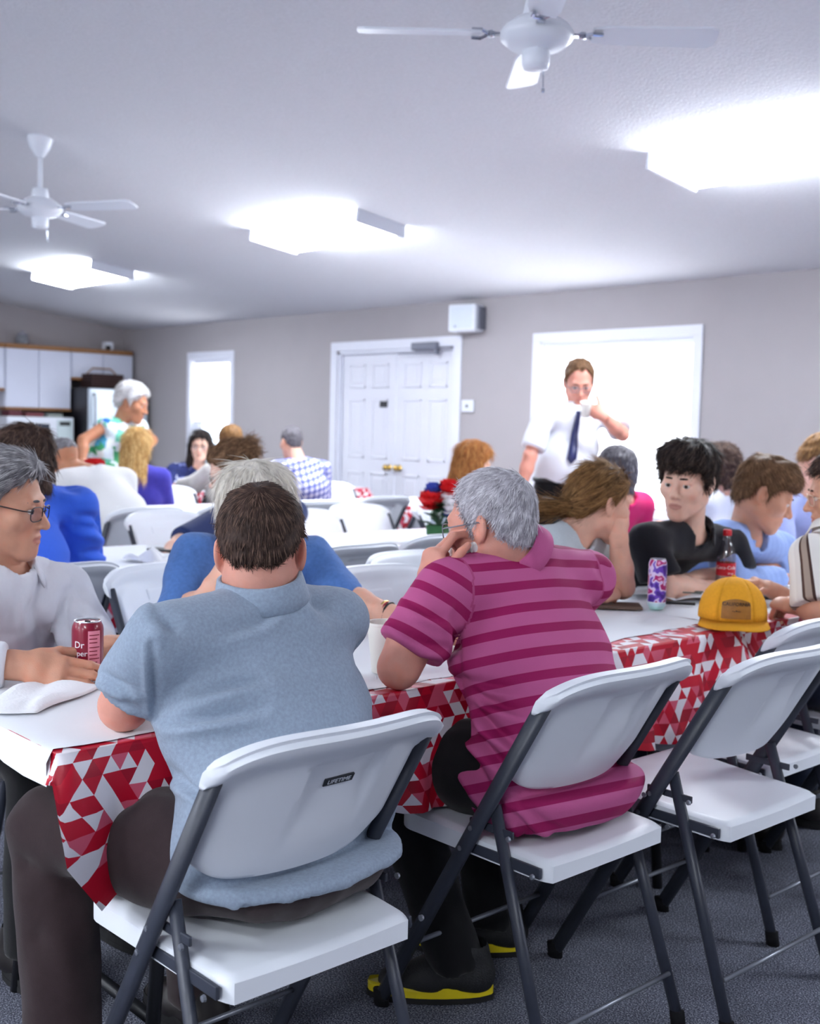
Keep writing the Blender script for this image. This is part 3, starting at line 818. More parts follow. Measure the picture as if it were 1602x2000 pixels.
def bake(name, parts, attrs=None):
    """parts: list of (V, Q) -> one mesh; attrs: dict name -> list of per-part arrays"""
    V = []; Q = []; n = 0
    for v, q in parts:
        if not len(v): continue
        V.append(v); Q.append(q+n); n += len(v)
    me = bpy.data.meshes.new(name)
    if not V: return me
    V = np.concatenate(V)
    tri = [q for q in Q]
    loops = np.concatenate([q.reshape(-1) for q in tri]); sizes = np.concatenate([np.full(len(q), q.shape[1]) for q in tri])
    me.vertices.add(len(V)); me.vertices.foreach_set('co', V.astype(np.float32).ravel())
    me.loops.add(len(loops)); me.loops.foreach_set('vertex_index', loops.astype(np.int32))
    me.polygons.add(len(sizes)); st = np.concatenate([[0], np.cumsum(sizes)[:-1]])
    me.polygons.foreach_set('loop_start', st.astype(np.int32)); me.polygons.foreach_set('loop_total', sizes.astype(np.int32))
    me.polygons.foreach_set('use_smooth', np.ones(len(sizes), bool))
    me.update(calc_edges=True)
    for k, arrs in (attrs or {}).items():
        a = me.attributes.new(k, 'FLOAT', 'POINT'); a.data.foreach_set('value', np.concatenate([x for x in arrs if len(x)]).astype(np.float32))
    return me

# ------------------------------------------------------------------ hands
def hand_prims(wrist, d, nrm, side, curl=(25, 30, 35, 40), thumb=(45, 25), sc=1.0, spread=5):
    """d: direction of the fingers; nrm: direction the palm faces; side +1 right hand, -1 left hand"""
    d = _n(d); nrm = _n(np.asarray(nrm, float) - d*(np.asarray(nrm, float) @ d)); lat = np.cross(nrm, d)*-side   # toward the thumb
    w = np.asarray(wrist, float); P = []
    P.append((RC(w - d*.02*sc, w + d*.03*sc, .025*sc, .026*sc, lat, 1.15), .012))
    P.append((RC(w + d*.03*sc, w + d*.078*sc, .0175*sc, .0150*sc, lat, 2.25), .012))
    P.append((RC(w + d*.02*sc + lat*.022*sc + nrm*.006*sc, w + d*.055*sc + lat*.030*sc + nrm*.010*sc, .016*sc, .013*sc), .012))
    L_ = [(.042, .026, .021), (.047, .029, .022), (.043, .027, .021), (.034, .021, .019)]
    for i in range(4):
        b0 = w + d*((.088, .092, .087, .078)[i]*sc) + lat*((.027, .009, -.009, -.026)[i]*sc) + nrm*(.002*sc)
        fd = _n(d + lat*math.tan(math.radians(spread*(1.5-i)/1.5))*.6)
        a = 0; r = (.0093, .0096, .0092, .0080)[i]*sc
        p = b0 - fd*.012*sc
        c0 = curl[i] if hasattr(curl, '__len__') else curl
        for j in range(3):
            a += math.radians(c0*(.9, 1.15, .8)[j])
            dv = fd*math.cos(a) + nrm*math.sin(a)
            q = p + dv*(L_[i][j]+(.012 if j == 0 else 0))*sc
            P.append((RC(p, q, r*(1-.06*j), r*(.94-.08*j)), .0035)); p = q
    tb = w + d*.028*sc + lat*.030*sc + nrm*.008*sc; a = math.radians(thumb[0])
    dv = _n(d*math.cos(a) + lat*math.sin(a) + nrm*.25); q = tb + dv*.038*sc; P.append((RC(tb, q, .0125*sc, .0105*sc), .008))
    c = math.radians(thumb[1]); dv2 = _n(dv*math.cos(c) + (nrm*.6 - lat*.4)*math.sin(c)); e = q + dv2*.030*sc; P.append((RC(q, e, .0105*sc, .0095*sc), .004))
    dv3 = _n(dv2*math.cos(c*.7) + (nrm*.6-lat*.4)*math.sin(c*.7)); P.append((RC(e, e + dv3*.022*sc, .0095*sc, .0075*sc), .004))
    return P

def ik(S, W, l1, l2, hint):
    S, W = np.asarray(S, float), np.asarray(W, float); v = W-S; d = np.linalg.norm(v); dm = (l1+l2)*.995
    if d > dm: W = S + v*(dm/d); v = W-S; d = dm
    a = (l1*l1 - l2*l2 + d*d)/(2*d); h = math.sqrt(max(0, l1*l1-a*a)); u = v/d
    hn = np.asarray(hint, float); hn = _n(hn - u*(hn @ u)); return S + u*a + hn*h, W

# ------------------------------------------------------------------ heads (local frame: x right, y forward, z up; origin between the ears)
def head_prims(o):
    j = o.get('jaw', 1.0); fem = o.get('fem', 0.0); A = []
    A.append(('+', EL((0, -.014, .036), (.0765, .098, .086)), .0))
    A.append(('+', EL((0, .022, -.028), (.0625, .072, .082)), .03))
    for s in (-1, 1):
        A.append(('+', RC((s*.050*j, -.006, -.056), (s*.016, .072, -.100), .024, .017), .03))
        A.append(('+', EL((s*.046, .055, -.018), (.024, .028, .024)), .025))
    A.append(('+', EL((0, .074, -.100), (.022*j, .020, .018)), .02))
    A.append(('+', EL((0, .078, -.066), (.030, .018, .024)), .02))
    A.append(('+', RC((-.034, .078, .024), (.034, .078, .024), .012-.003*fem, .012-.003*fem), .018))
    for s in (-1, 1): A.append(('-', EL((s*.032, .097, .002), (.021, .014, .0135)), .014))
    A.append(('+', RC((0, .086, .010), (0, .111-.004*fem, -.030), .0075, .0115-.002*fem), .012))
    for s in (-1, 1): A.append(('+', EL((s*.0125, .098, -.034), (.0085, .010, .0075)), .007))
    A.append(('+', RC((-.020, .088, -.0605), (.020, .088, -.0605), .0052, .0052), .006))
    A.append(('+', EL((0, .0945, -.0605), (.018, .0075, .0058)), .005))
    A.append(('+', EL((0, .0930, -.0735), (.018, .0080, .0070)), .006))
    A.append(('-', RC((-.024, .101, -.0665), (.024, .101, -.0665), .0028, .0028), .003))
    for s in (-1, 1):
        e = np.array([s*.0315, .0765, .0035])
        A.append(('+', EL(e+np.array([0, .0006, .0074]), (.0175, .0147, .0066)), .004))
        A.append(('+', EL(e+np.array([0, -.0010, -.0110]), (.0165, .0138, .0050)), .004))
        R = np.array([[1, 0, 0], [0, math.cos(.25), math.sin(.25)], [0, -math.sin(.25), math.cos(.25)]])
        cz, sz = math.cos(s*.35), math.sin(s*.35)
        Rz = np.array([[cz, sz, 0], [-sz, cz, 0], [0, 0, 1]])
        A.append(('+', EL((s*.0795, -.012, -.004), (.0085, .0205, .0335), R @ Rz), .006))
        A.append(('-', EL((s*.0900, -.008, .002), (.0085, .0115, .0205), R @ Rz), .004))
        A.append(('+', EL((s*.0765, .004, -.006), (.006, .006, .008)), .004))
    return A

def xf(P, R, c, sc): return (np.asarray(P, float)*sc) @ R + c     # local -> world, rows of R are the axes

class Head:
    def __init__(s, c, fwd, up, sc=1.0):
        s.c = np.asarray(c, float); y = _n(fwd); z = np.asarray(up, float); z = _n(z - y*(z @ y)); x = np.cross(y, z)
        s.R = np.stack([x, y, z]); s.sc = sc
    def w(s, p): return xf(p, s.R, s.c, s.sc)
    def loc(s, P): return ((P - s.c) @ s.R.T)/s.sc
    def d(s, v): return np.asarray(v, float) @ s.R

def map_prim(p, H):
    if isinstance(p, RC): return RC(H.w(p.a), H.w(p.b), p.ra*H.sc, p.rb*H.sc, None if p.lat is None else H.d(p.lat), p.sc)
    return EL(H.w(p.c), p.r*H.sc, p.R @ H.R)

# hairline heights around the head: (azimuth from the face in degrees, lowest hair z)
HAIRLINES = {
    'short': [(0, .080), (25, .078), (45, .060), (62, .030), (72, -.020), (84, -.012), (92, .026), (108, .020), (122, -.025), (150, -.048), (180, -.052)],
    'fringe': [(0, .050), (25, .050), (45, .042), (62, .022), (72, -.032), (84, -.030), (92, .012), (108, -.010), (122, -.055), (150, -.090), (180, -.095)],
    'mop': [(0, .050), (25, .050), (45, .044), (62, .028), (72, -.012), (84, -.006), (92, .030), (108, .020), (122, -.028), (150, -.058), (180, -.062)],
    'receding': [(0, .098), (25, .096), (45, .072), (62, .032), (72, -.02), (84, -.015), (92, .026), (108, .020), (122, -.025), (150, -.048), (180, -.054)],
    'bald': [(0, .3), (60, .3), (75, .035), (90, .040), (110, .040), (130, .045), (180, .042)],
    'long': [(0, .074), (25, .072), (45, .050), (62, .010), (72, -.045), (84, -.06), (100, -.08), (130, -.10), (180, -.11)],
    'pulled': [(0, .076), (25, .074), (45, .056), (62, .026), (72, -.010), (84, .0), (92, .020), (108, .0), (122, -.030), (150, -.060), (180, -.066)],
}
def hair_field(H, o, h):
    sc = H.sc; t = o.get('thick', .012); style = o.get('line', 'short')
    m = .155*sc + t + .03; F = Field(H.c-m, H.c+m, h)
    sl = tuple(slice(0, q) for q in F.n); P = F.pts(sl); q = H.loc(P)
    cr = EL((0, -.014, .036), (.0765, .098, .086))
    x, y, z = q[..., 0], q[..., 1], q[..., 2]
    az = np.degrees(np.arctan2(np.abs(x), y+.010))
    line = HAIRLINES[style]; hz = np.interp(az, [a for a, _ in line], [b_ for _, b_ in line]) + o.get('lift', 0)
    vol = t + o.get('top', 0)*np.clip((z-.04)/.08, 0, 1) + o.get('front', 0)*np.clip((z-.05)/.05, 0, 1)*np.clip((y+.01)/.06, 0, 1) + o.get('back', 0)*np.clip(-(y+.02)/.06, 0, 1)
    vol = vol + o.get('side', 0)*np.clip((np.abs(x)-.04)/.03, 0, 1)
    vol = vol*np.clip(.35+(z-hz)/.03, .35, 1)
    core = cr.d(q)
    nk = RC((0, -.035, -.02), (0, -.040, -.085), .062, .056).d(q); core = smin(core, nk, .03)
    d = smax((core - vol)*sc, (hz-z)*.8*sc, .006)
    w = o.get('wave', .0022); k1 = o.get('wavek', 95)
    ph = np.arctan2(x, z-.0)*9 + y*k1
    d = d + w*np.sin(ph) + w*.7*np.sin(x*k1*1.7 + 3*np.sin(y*40)+z*30)
    F.F[:] = d.astype(np.float32)
    for pr, k in o.get('locks', []): F.add(map_prim(pr, H), k)
    return F

def strands(V, Q, H, o, n, seed):
    """thin tapered locks lying on the hair surface; returns V, tri-faces, rnd"""
    if n <= 0 or not len(Q): return np.zeros((0, 3)), np.zeros((0, 4), int), np.zeros(0)
    r = np.random.default_rng(seed)
    a, b_, c = V[Q[:, 0]], V[Q[:, 1]], V[Q[:, 2]]; nr = np.cross(b_-a, c-a); ar = np.linalg.norm(nr, axis=1)+1e-12; nr = nr/ar[:, None]
    pick = r.choice(len(Q), n, p=ar/ar.sum()); base = (a[pick]+b_[pick]+V[Q[pick, 2]]+V[Q[pick, 3]])/4; nn = nr[pick]
    crown = H.w(o.get('crown', (.012, -.060, .115)))
    fl = o.get('flow', 'crown')
    if fl == 'back':
        g = np.tile(H.d((0, -1, -.25)), (n, 1))
    elif fl == 'tie':
        g = _rows(H.w(o['tie'])-base)
    elif fl == 'down':
        g = np.tile(np.array([0, 0, -1.0]), (n, 1)) + .35*_rows(base-crown)
    else:
        g = _rows(base-crown) + o.get('grav', .35)*np.array([0, 0, -1.0]) + o.get('comb', 0)*H.d((0, 1, 0)) + o.get('combx', 0)*H.d((1, 0, 0))
    g = g + r.normal(0, o.get('mess', .22), (n, 3)); g = g - nn*(g*nn).sum(1)[:, None]; g = _rows(g)
    ln = o.get('slen', .030)*(.6+.8*r.random(n)); wd = o.get('swid', .0016)*(.7+.6*r.random(n)); lift = o.get('slift', .16)
    side = np.cross(g, nn); Vs = []
    S = 3
    for k in range(S+1):
        t = k/S; cen = base + g*(ln*t)[:, None] + nn*(ln*(lift*t - lift*.75*t*t) - .0008)[:, None]
        wk = wd*(1-.85*t**1.5)
        Vs += [cen + side*wk[:, None], cen + nn*(wk*.8)[:, None], cen - side*wk[:, None]]
    Vs = np.stack(Vs, 1)                      # n, 3*(S+1), 3
    m = 3*(S+1); base_i = (np.arange(n)*m)[:, None]; F = []
    for k in range(S):
        for (p, q) in ((0, 1), (1, 2)):
            F.append(base_i + np.array([[k*3+p, k*3+q, k*3+3+q, k*3+3+p]]))
    F = np.concatenate(F); rnd = np.repeat(r.random(n), m)
    return Vs.reshape(-1, 3), F, rnd
def _rows(v): return v/(np.linalg.norm(v, axis=1)[:, None]+1e-12)
# ================================================================== people
def skin_mat(name, col, lip=(176, 96, 92)):
    m, nt, b = nodes(name); L = nt.links.new
    tc = N(nt, 'ShaderNodeTexCoord'); n = N(nt, 'ShaderNodeTexNoise'); n.inputs['Scale'].default_value = 28; n.inputs['Detail'].default_value = 4; L(tc.outputs['Object'], n.inputs['Vector'])
    r = ramp(nt, [(.30, tuple(c*.96 for c in col)), (.52, col), (.72, (min(255, col[0]*1.02), col[1]*.96, col[2]*.94))], 'LINEAR'); L(n.outputs['Fac'], r.inputs[0])
    at_ = N(nt, 'ShaderNodeAttribute'); at_.attribute_name = 'lip'
    mx = N(nt, 'ShaderNodeMix', data_type='RGBA'); L(at_.outputs['Fac'], mx.inputs[0]); L(r.outputs[0], mx.inputs[6]); mx.inputs[7].default_value = rgb(lip); L(mx.outputs[2], b.inputs['Base Color'])
    b.inputs['Roughness'].default_value = .48; b.inputs['Specular IOR Level'].default_value = .35
    b.inputs['Subsurface Weight'].default_value = .12; b.inputs['Subsurface Radius'].default_value = (.010, .004, .002); b.inputs['Subsurface Scale'].default_value = .5
    n3 = N(nt, 'ShaderNodeTexNoise'); n3.inputs['Scale'].default_value = 420; L(tc.outputs['Object'], n3.inputs['Vector'])
    bp = N(nt, 'ShaderNodeBump'); bp.inputs['Strength'].default_value = .18; bp.inputs['Distance'].default_value = .002; L(n3.outputs['Fac'], bp.inputs['Height']); L(bp.outputs[0], b.inputs['Normal'])
    return m
def hair_mat(name, lo, mid, hi, scale=60):
    m, nt, b = nodes(name); L = nt.links.new
    at_ = N(nt, 'ShaderNodeAttribute'); at_.attribute_name = 'rnd'
    tc = N(nt, 'ShaderNodeTexCoord'); n = N(nt, 'ShaderNodeTexNoise'); n.inputs['Scale'].default_value = scale; n.inputs['Detail'].default_value = 3; L(tc.outputs['Object'], n.inputs['Vector'])
    s = math_n(nt, 'ADD', math_n(nt, 'MULTIPLY', at_.outputs['Fac'], .55), math_n(nt, 'MULTIPLY', n.outputs['Fac'], .55))
    r = ramp(nt, [(.15, lo), (.5, mid), (.85, hi)], 'LINEAR'); L(s, r.inputs[0]); L(r.outputs[0], b.inputs['Base Color'])
    b.inputs['Roughness'].default_value = .62; b.inputs['Specular IOR Level'].default_value = .18
    return m
def cloth_mat(name, col, heather=.10, rough=.85, nsc=140, bump=.25):
    return mat(name, col, rough, .15, noise=heather, nscale=nsc, bump=bump, bscale=700, sheen=.15)
def attr_mat(name, build, rough=.8):
    """fabric whose print follows the cloth: build(nt, st, su) returns a colour socket"""
    m, nt, b = nodes(name); L = nt.links.new
    a1 = N(nt, 'ShaderNodeAttribute'); a1.attribute_name = 'st'; a2 = N(nt, 'ShaderNodeAttribute'); a2.attribute_name = 'su'
    L(build(nt, a1.outputs['Fac'], a2.outputs['Fac']), b.inputs['Base Color'])
    b.inputs['Roughness'].default_value = rough; b.inputs['Specular IOR Level'].default_value = .2
    tc = N(nt, 'ShaderNodeTexCoord'); n3 = N(nt, 'ShaderNodeTexNoise'); n3.inputs['Scale'].default_value = 600; L(tc.outputs['Object'], n3.inputs['Vector'])
    bp = N(nt, 'ShaderNodeBump'); bp.inputs['Strength'].default_value = .2; bp.inputs['Distance'].default_value = .003; L(n3.outputs['Fac'], bp.inputs['Height']); L(bp.outputs[0], b.inputs['Normal'])
    return m
def stripes(nt, x, period, stops):
    r = ramp(nt, stops); nt.links.new(math_n(nt, 'FRACT', math_n(nt, 'DIVIDE', x, period)), r.inputs[0]); return r.outputs[0]

M_eye = mat('eye_white', (206, 198, 194), .2); M_iris = mat('brown_iris', (74, 56, 44), .1); M_pupil = mat('pupil', (8, 8, 8), .05)
def clear_mat(name, gloss=.03, tint=(250, 252, 255), rough=.03):
    m, nt, b = nodes(name); out = nt.nodes['Material Output']; tr = N(nt, 'ShaderNodeBsdfTransparent'); tr.inputs[0].default_value = rgb(tint)
    gl = N(nt, 'ShaderNodeBsdfGlossy'); gl.inputs['Roughness'].default_value = rough; mx = N(nt, 'ShaderNodeMixShader'); mx.inputs[0].default_value = gloss
    nt.links.new(tr.outputs[0], mx.inputs[1]); nt.links.new(gl.outputs[0], mx.inputs[2]); nt.links.new(mx.outputs[0], out.inputs[0]); nt.nodes.remove(b); return m
M_lens = clear_mat('spectacle_lens')
M_sole = mat('black_shoe_sole', (18, 18, 20), .7)

def eye_mesh():
    mb = MB(); prof = []; n = 12
    for i in range(n+1):
        a = math.pi*i/n; prof.append((max(1e-4, math.sin(a)), math.cos(a)))
    mb.lathe(prof, 16, (0, 0, 0), 'Y')
    me = mb.mesh('eyeball')
    for m in (M_eye, M_iris, M_pupil): me.materials.append(m)
    for p in me.polygons:
        y = p.center[1]; p.material_index = 2 if y > .955 else 1 if y > .80 else 0; p.use_smooth = True
    return me
EYE = eye_mesh()

def shoe_mesh(c_up, c_mid):
    F = Field((-.06, -.10, -.005), (.06, .21, .13), .006)
    F.add(RC((0, -.045, .055), (0, .06, .050), .042, .040, (1, 0, 0), 1.0), .02).add(RC((0, .06, .045), (0, .145, .034), .042, .030, (1, 0, 0), 1.12), .02).add(RC((0, -.045, .06), (0, -.035, .11), .042, .042), .02)
    F.plane((0, 0, .026), (0, 0, -1), .002)
    return F.mesh()
SHOE_V, SHOE_Q = shoe_mesh(0, 0)
def shoe(parent, ankle, fwd, m_up, m_mid, m_sole=None):
    f = np.array([fwd[0], fwd[1], 0.]); f = _n(f); r = np.array([f[1], -f[0], 0.]); o = np.array([ankle[0], ankle[1], 0.002])
    R = np.stack([r, f, np.array([0, 0, 1.])])
    e = wobj('shoe', bake('shoe_upper', [(SHOE_V @ R + o, SHOE_Q)]), m_up, parent)
    pts = []
    for i in range(28):
        a = 2*math.pi*i/28; y = .055 + .135*math.sin(a); w = (.042 + .006*math.sin(a+.3))*(1-.12*(math.cos(2*a) < -.6)); pts.append((w*math.cos(a), y))
    for z0, z1, m, g, nm in ((.012, .032, m_mid, 1.06, 'midsole'), (.0, .013, m_sole or M_sole, 1.08, 'outsole')):
        v = []; n = len(pts)
        for z in (z0, z1):
            wig = 1
            for i, (x, y) in enumerate(pts): v.append(np.array([x*g, .055+(y-.055)*g*1.0, z + (.005*math.sin(i*1.35) if z == z1 and nm == 'midsole' else 0)]) @ R + o)
        me = pydata(nm, v, [tuple(range(n-1, -1, -1)), tuple(range(n, 2*n))] + [(i, (i+1) % n, (i+1) % n+n, i+n) for i in range(n)])
        wobj(nm, me, m, e, False)

def glasses(parent, H, m, full=True):
    t = MB()
    def rrect(cx, w, h, n=20):
        out = []
        for i in range(n+1):
            a = 2*math.pi*i/n; c, s_ = math.cos(a), math.sin(a)
            out.append((cx + w*math.copysign(abs(c)**.6, c), .104 - .010*abs(cx + w*c)/.06, -.003 + h*math.copysign(abs(s_)**.6, s_)))
        return out
    lens = MB()
    for s in (-1, 1):
        o = rrect(s*.033, .026, .0175); t.tube([H.w(p) for p in o], .0014*H.sc, 6, False)
        v = [H.w(p) for p in o[:-1]] + [H.w((p[0], p[1]-.0012, p[2])) for p in o[:-1]]; n = len(o)-1
        lens.add(v, [tuple(range(n)), tuple(range(2*n-1, n-1, -1))] + [(i, (i+1) % n, (i+1) % n+n, i+n) for i in range(n)])
        t.tube([H.w(p) for p in ((s*.059, .094, .004), (s*.074, .080, .005), (s*.082, .02, .010), (s*.084, -.012, .012), (s*.082, -.035, -.004))], .0016*H.sc, 6)
    t.tube([H.w(p) for p in ((-.008, .105, .004), (0, .108, .007), (.008, .105, .004))], .0014*H.sc, 6)
    g = wobj('eyeglasses', t.mesh('frame'), m, parent); wobj('lenses', lens.mesh('lenses'), M_lens, g, False)

def collar(parent, c, up, fwd, r, m, h=.036, open_deg=42, stand=True):
    """folded shirt collar around the neck"""
    up = _n(up); f = _n(np.asarray(fwd, float)-up*(np.asarray(fwd, float) @ up)); s = np.cross(f, up); c = np.asarray(c, float)
    prof = [(r, -.006), (r-.001, h*.92), (r+.003, h), (r+.008, h*.94), (r+.014, h*.40), (r+.019, -.004), (r+.016, -.006), (r+.009, h*.40), (r+.004, h*.8)]
    n = 40; v = []; F = []
    for i in range(n+1):
        a = math.radians(open_deg/2 + (360-open_deg)*i/n); tip = max(0, 1-min(i, n-i)/5.0)
        for k, (q, z) in enumerate(prof):
            zz = z - (.028*tip if 3 < k < 8 else 0) - .012*max(0, math.cos(a))
            v.append(c + (f*math.cos(a)*1.10 + s*math.sin(a))*q + up*zz)
    k = len(prof)
    for i in range(n):
        for j in range(k): F.append((i*k+j, i*k+(j+1) % k, (i+1)*k+(j+1) % k, (i+1)*k+j))
    F += [tuple(range(k)), tuple(n*k+j for j in range(k-1, -1, -1))]
    mb = MB().add(v, F); o = mb.build('collar', m, None, True); o.parent = parent; o.matrix_parent_inverse = parent_matrix(parent).inverted()
    return o

def clear_chair(F, ch, k=.012, gap=.004):
    """press the figure against the backrest of the chair it sits on (chair facing -x)"""
    if ch is None: return
    sl = tuple(slice(0, q) for q in F.n); P = F.pts(sl); z = P[..., 2]; u = np.clip((P[..., 1]-ch[1])/.215, -1, 1)
    xp = ch[0] - (.255-.576*z + .004 - HOLLOW*(1-u*u)) - gap
    F.F[:] = smax(F.F, smin(P[..., 0]-xp, (z-.548+gap)*.8, .012), k)

def person(label, o):
    V3 = lambda a: np.asarray(a, float)
    pel, neck, hc = V3(o['pelvis']), V3(o['neck']), V3(o['head'])
    fat = o.get('fat', 1.0); sc = o.get('sc', 1.0); near = o.get('near', 1)
    hB = (.014, .0105, .0075)[near]; hH = (.0075, .0052, .0036)[near]; hN = (.0055, .0042, .0032)[near]
    fw = math.radians(o['face']); f = np.array([math.cos(fw), math.sin(fw), 0.]); lat = np.array([f[1], -f[0], 0.])   # lat: the person's right
    tw = math.radians(o.get('twist', 0)); lt = np.array([math.cos(tw)*lat[0]-math.sin(tw)*lat[1], math.sin(tw)*lat[0]+math.cos(tw)*lat[1], 0.])
    lt = _n(lt + np.array([0, 0, o.get('tilt', 0.)])); ft = np.cross(np.array([0, 0, 1.]), lt)
    a = neck-pel; an = _n(a); sw = o.get('sw', .185)*sc
    root = thing('person', label, 'person', (pel[0], pel[1], 0), fw, None)
    if o.get('group'): root['group'] = o['group']
    bow = o.get('bow', .03); mid = pel + .52*a - ft*bow
    shd = {'R': neck - an*.055*sc + lt*sw, 'L': neck - an*.055*sc - lt*sw}
    if 'shR' in o: shd['R'] = V3(o['shR'])
    if 'shL' in o: shd['L'] = V3(o['shL'])
    hw = o.get('hipw', 1.30)
    fl = o.get('flat', 1.0)
    def torso(of=0.0):
        T = [(RC(pel-an*.02, pel+.22*a, (.108*fat+of)*fl, (.108*fat+of)*fl, lat, hw/fl), .03),
             (RC(pel+.18*a, mid, (.108*fat+of)*fl, (.104*fat+of)*fl, lat, 1.30/fl), .04),
             (RC(mid, pel+.78*a, (.104*fat+of)*fl, (.084*(.6+.4*fat)+of)*fl, lt, 1.50/fl), .04),
             (RC(shd['L']*.80+(neck-an*.07)*.20, shd['R']*.80+(neck-an*.07)*.20, .046+of, .046+of), .045)]
        for s in 'LR': T.append((RC(neck-an*.012, shd[s]+an*.004, .050+of*.4, .040+of*.8), .045))
        if o.get('belly'): T.append((EL(pel+.30*a+f*o['belly'], (.125*fat+of, .125*fat+of, .125*fat+of)), .06))
        if o.get('bust'):
            for s in (-1, 1): T.append((EL(pel+.66*a+ft*(.085)+lt*s*.07, (.062, .062, .062)), .04))
        return T
    arms = {}
    for s, sg in (('R', 1), ('L', -1)):
        A = o.get('arm'+s)
        if A is None:
            A = dict(wrist=shd[s]*[1, 1, 0] + f*.26 + np.array([0, 0, .78]) - lat*sg*.10)
        W = V3(A['wrist'])
        if 'elbow' in A: E = V3(A['elbow'])
        else: E, W = ik(shd[s], W, .29*sc, .255*sc, A.get('hint', lat*sg*.6 + np.array([0, 0, -1.]) - f*.2))
        arms[s] = (shd[s], E, W, A)
    # ---- skin
    ups = [pel, neck, hc, shd['L'], shd['R']] + [q for s in 'LR' for q in arms[s][1:3]]
    legs = {}
    for s, sg in (('R', 1), ('L', -1)):
        hip = pel + lat*sg*.088*sc*(.5+.5*fat) - np.array([0, 0, .015])
        if o.get('stand'):
            kn = V3(o.get('knee'+s, hip*[1, 1, 0] + lat*sg*.01 + np.array([0, 0, pel[2]*.53]))); an_ = V3(o.get('ankle'+s, kn*[1, 1, 0] - f*.02 + np.array([0, 0, .09])))
        else:
            kn = V3(o.get('knee'+s, hip*[1, 1, 0] + f*.40*sc + lat*sg*.05 + np.array([0, 0, .535]))); an_ = V3(o.get('ankle'+s, kn*[1, 1, 0] - f*o.get('tuck', .03) + np.array([0, 0, .09])))
        legs[s] = (hip, kn, an_); ups += [kn, an_]
    B = np.array(ups); lo, hi = B.min(0)-.22*fat, B.max(0)+.22*fat; lo[2] = max(lo[2], -.01)
    F = Field(lo, hi, hB if near < 2 else .0085)
    for p, k in torso(-.030): F.add(p, k)
    H = Head(hc, o['hfwd'], o.get('hup', (0, 0, 1)), o.get('hs', .97)*sc)
    nr = o.get('neckr', .056)*sc
    F.add(RC(neck-an*.03, H.w((0, -.028, -.045)), nr*1.08, nr), .02)
    ag = o.get('armr', 1.0)
    for s in 'LR':
        S_, E, W, A = arms[s]
        F.add(RC(S_, E, .046*ag, .040*ag), .03).add(RC(E, E+(W-E)*.35, .040*ag, .041*ag), .02).add(RC(E+(W-E)*.35, W, .040*ag, .027), .02)
        hip, kn, ak = legs[s]; F.add(RC(hip, kn, .060*fat, .040), .02).add(RC(kn, ak, .038, .034), .01)
    clear_chair(F, o.get('chair'), .012, .045)
    parts = [F.mesh()]; lip = [np.zeros(len(parts[0][0]))]
    m = .15*H.sc; F = Field(H.c-[m, m, m+.02], H.c+m, hH)
    for sg, p, k in head_prims(o):
        q = map_prim(p, H); (F.add(q, k*H.sc) if sg == '+' else F.sub(q, k*H.sc))
    F.add(RC(neck-an*.03, H.w((0, -.028, -.045)), nr*1.08, nr), .02)
    V, Q = F.mesh(); parts.append((V, Q)); q = H.loc(V)
    lm = ((np.abs(q[:, 0])/.023)**2 + ((q[:, 2]+.0672)/.0105)**2 < 1) & (q[:, 1] > .082); lip.append(lm*.55)
    for s, sg in (('R', 1), ('L', -1)):
        S_, E, W, A = arms[s]; hd = A.get('hand')
        if hd is None: hd = dict(d=(W-E), n=(0, 0, -1))
        d_ = V3(hd.get('d', W-E)); P = hand_prims(W, d_, V3(hd.get('n', (0, 0, -1))), sg, hd.get('curl', (28, 32, 36, 42)), hd.get('thumb', (40, 25)), hd.get('s', 1.0)*(.5+.5*sc)*o.get('hands', 1.0), hd.get('spread', 5))
        los = np.min([p.box()[0] for p, _ in P], 0)-.012; his = np.max([p.box()[1] for p, _ in P], 0)+.012
        F = Field(los, his, hN)
        for p, k in P: F.add(p, k)
        F.add(RC(E+(W-E)*.80, W, .030*ag, .027), .012)
        mv = F.mesh(); parts.append(mv); lip.append(np.zeros(len(mv[0])))
    wobj('body', bake('body', parts, {'lip': lip}), o['skin'], root)
    # ---- eyes and brows
    if o.get('facevis', True):
        gz = o.get('gaze', (0, 0, 0))
        for s in (-1, 1):
            e = mesh_obj('eye', EYE, None, None); c = H.w((s*.0315, .0772, .0025)); r_ = .0132*H.sc
            yd = _n(H.d((gz[0], 1, gz[1]))); zd = _n(H.R[2]-yd*(H.R[2] @ yd)); xd = np.cross(yd, zd)
            mw = Matrix(((xd[0]*r_, yd[0]*r_, zd[0]*r_, c[0]), (xd[1]*r_, yd[1]*r_, zd[1]*r_, c[1]), (xd[2]*r_, yd[2]*r_, zd[2]*r_, c[2]), (0, 0, 0, 1)))
            e.parent = root; e.matrix_parent_inverse = parent_matrix(root).inverted(); e.matrix_basis = mw
        for s in (-1, 1):
            br = MB(); br.tube([H.w(p) for p in ((s*.013, .0930, .0262), (s*.024, .0935, .0275), (s*.036, .089, .0272), (s*.048, .078, .0225))], [.0022*H.sc, .0034*H.sc, .0030*H.sc, .0012*H.sc], 6)
            wobj('eyebrow', br.mesh('eyebrow'), o.get('browm', o['hair']['m'] if o.get('hair') else o['skin']), root)
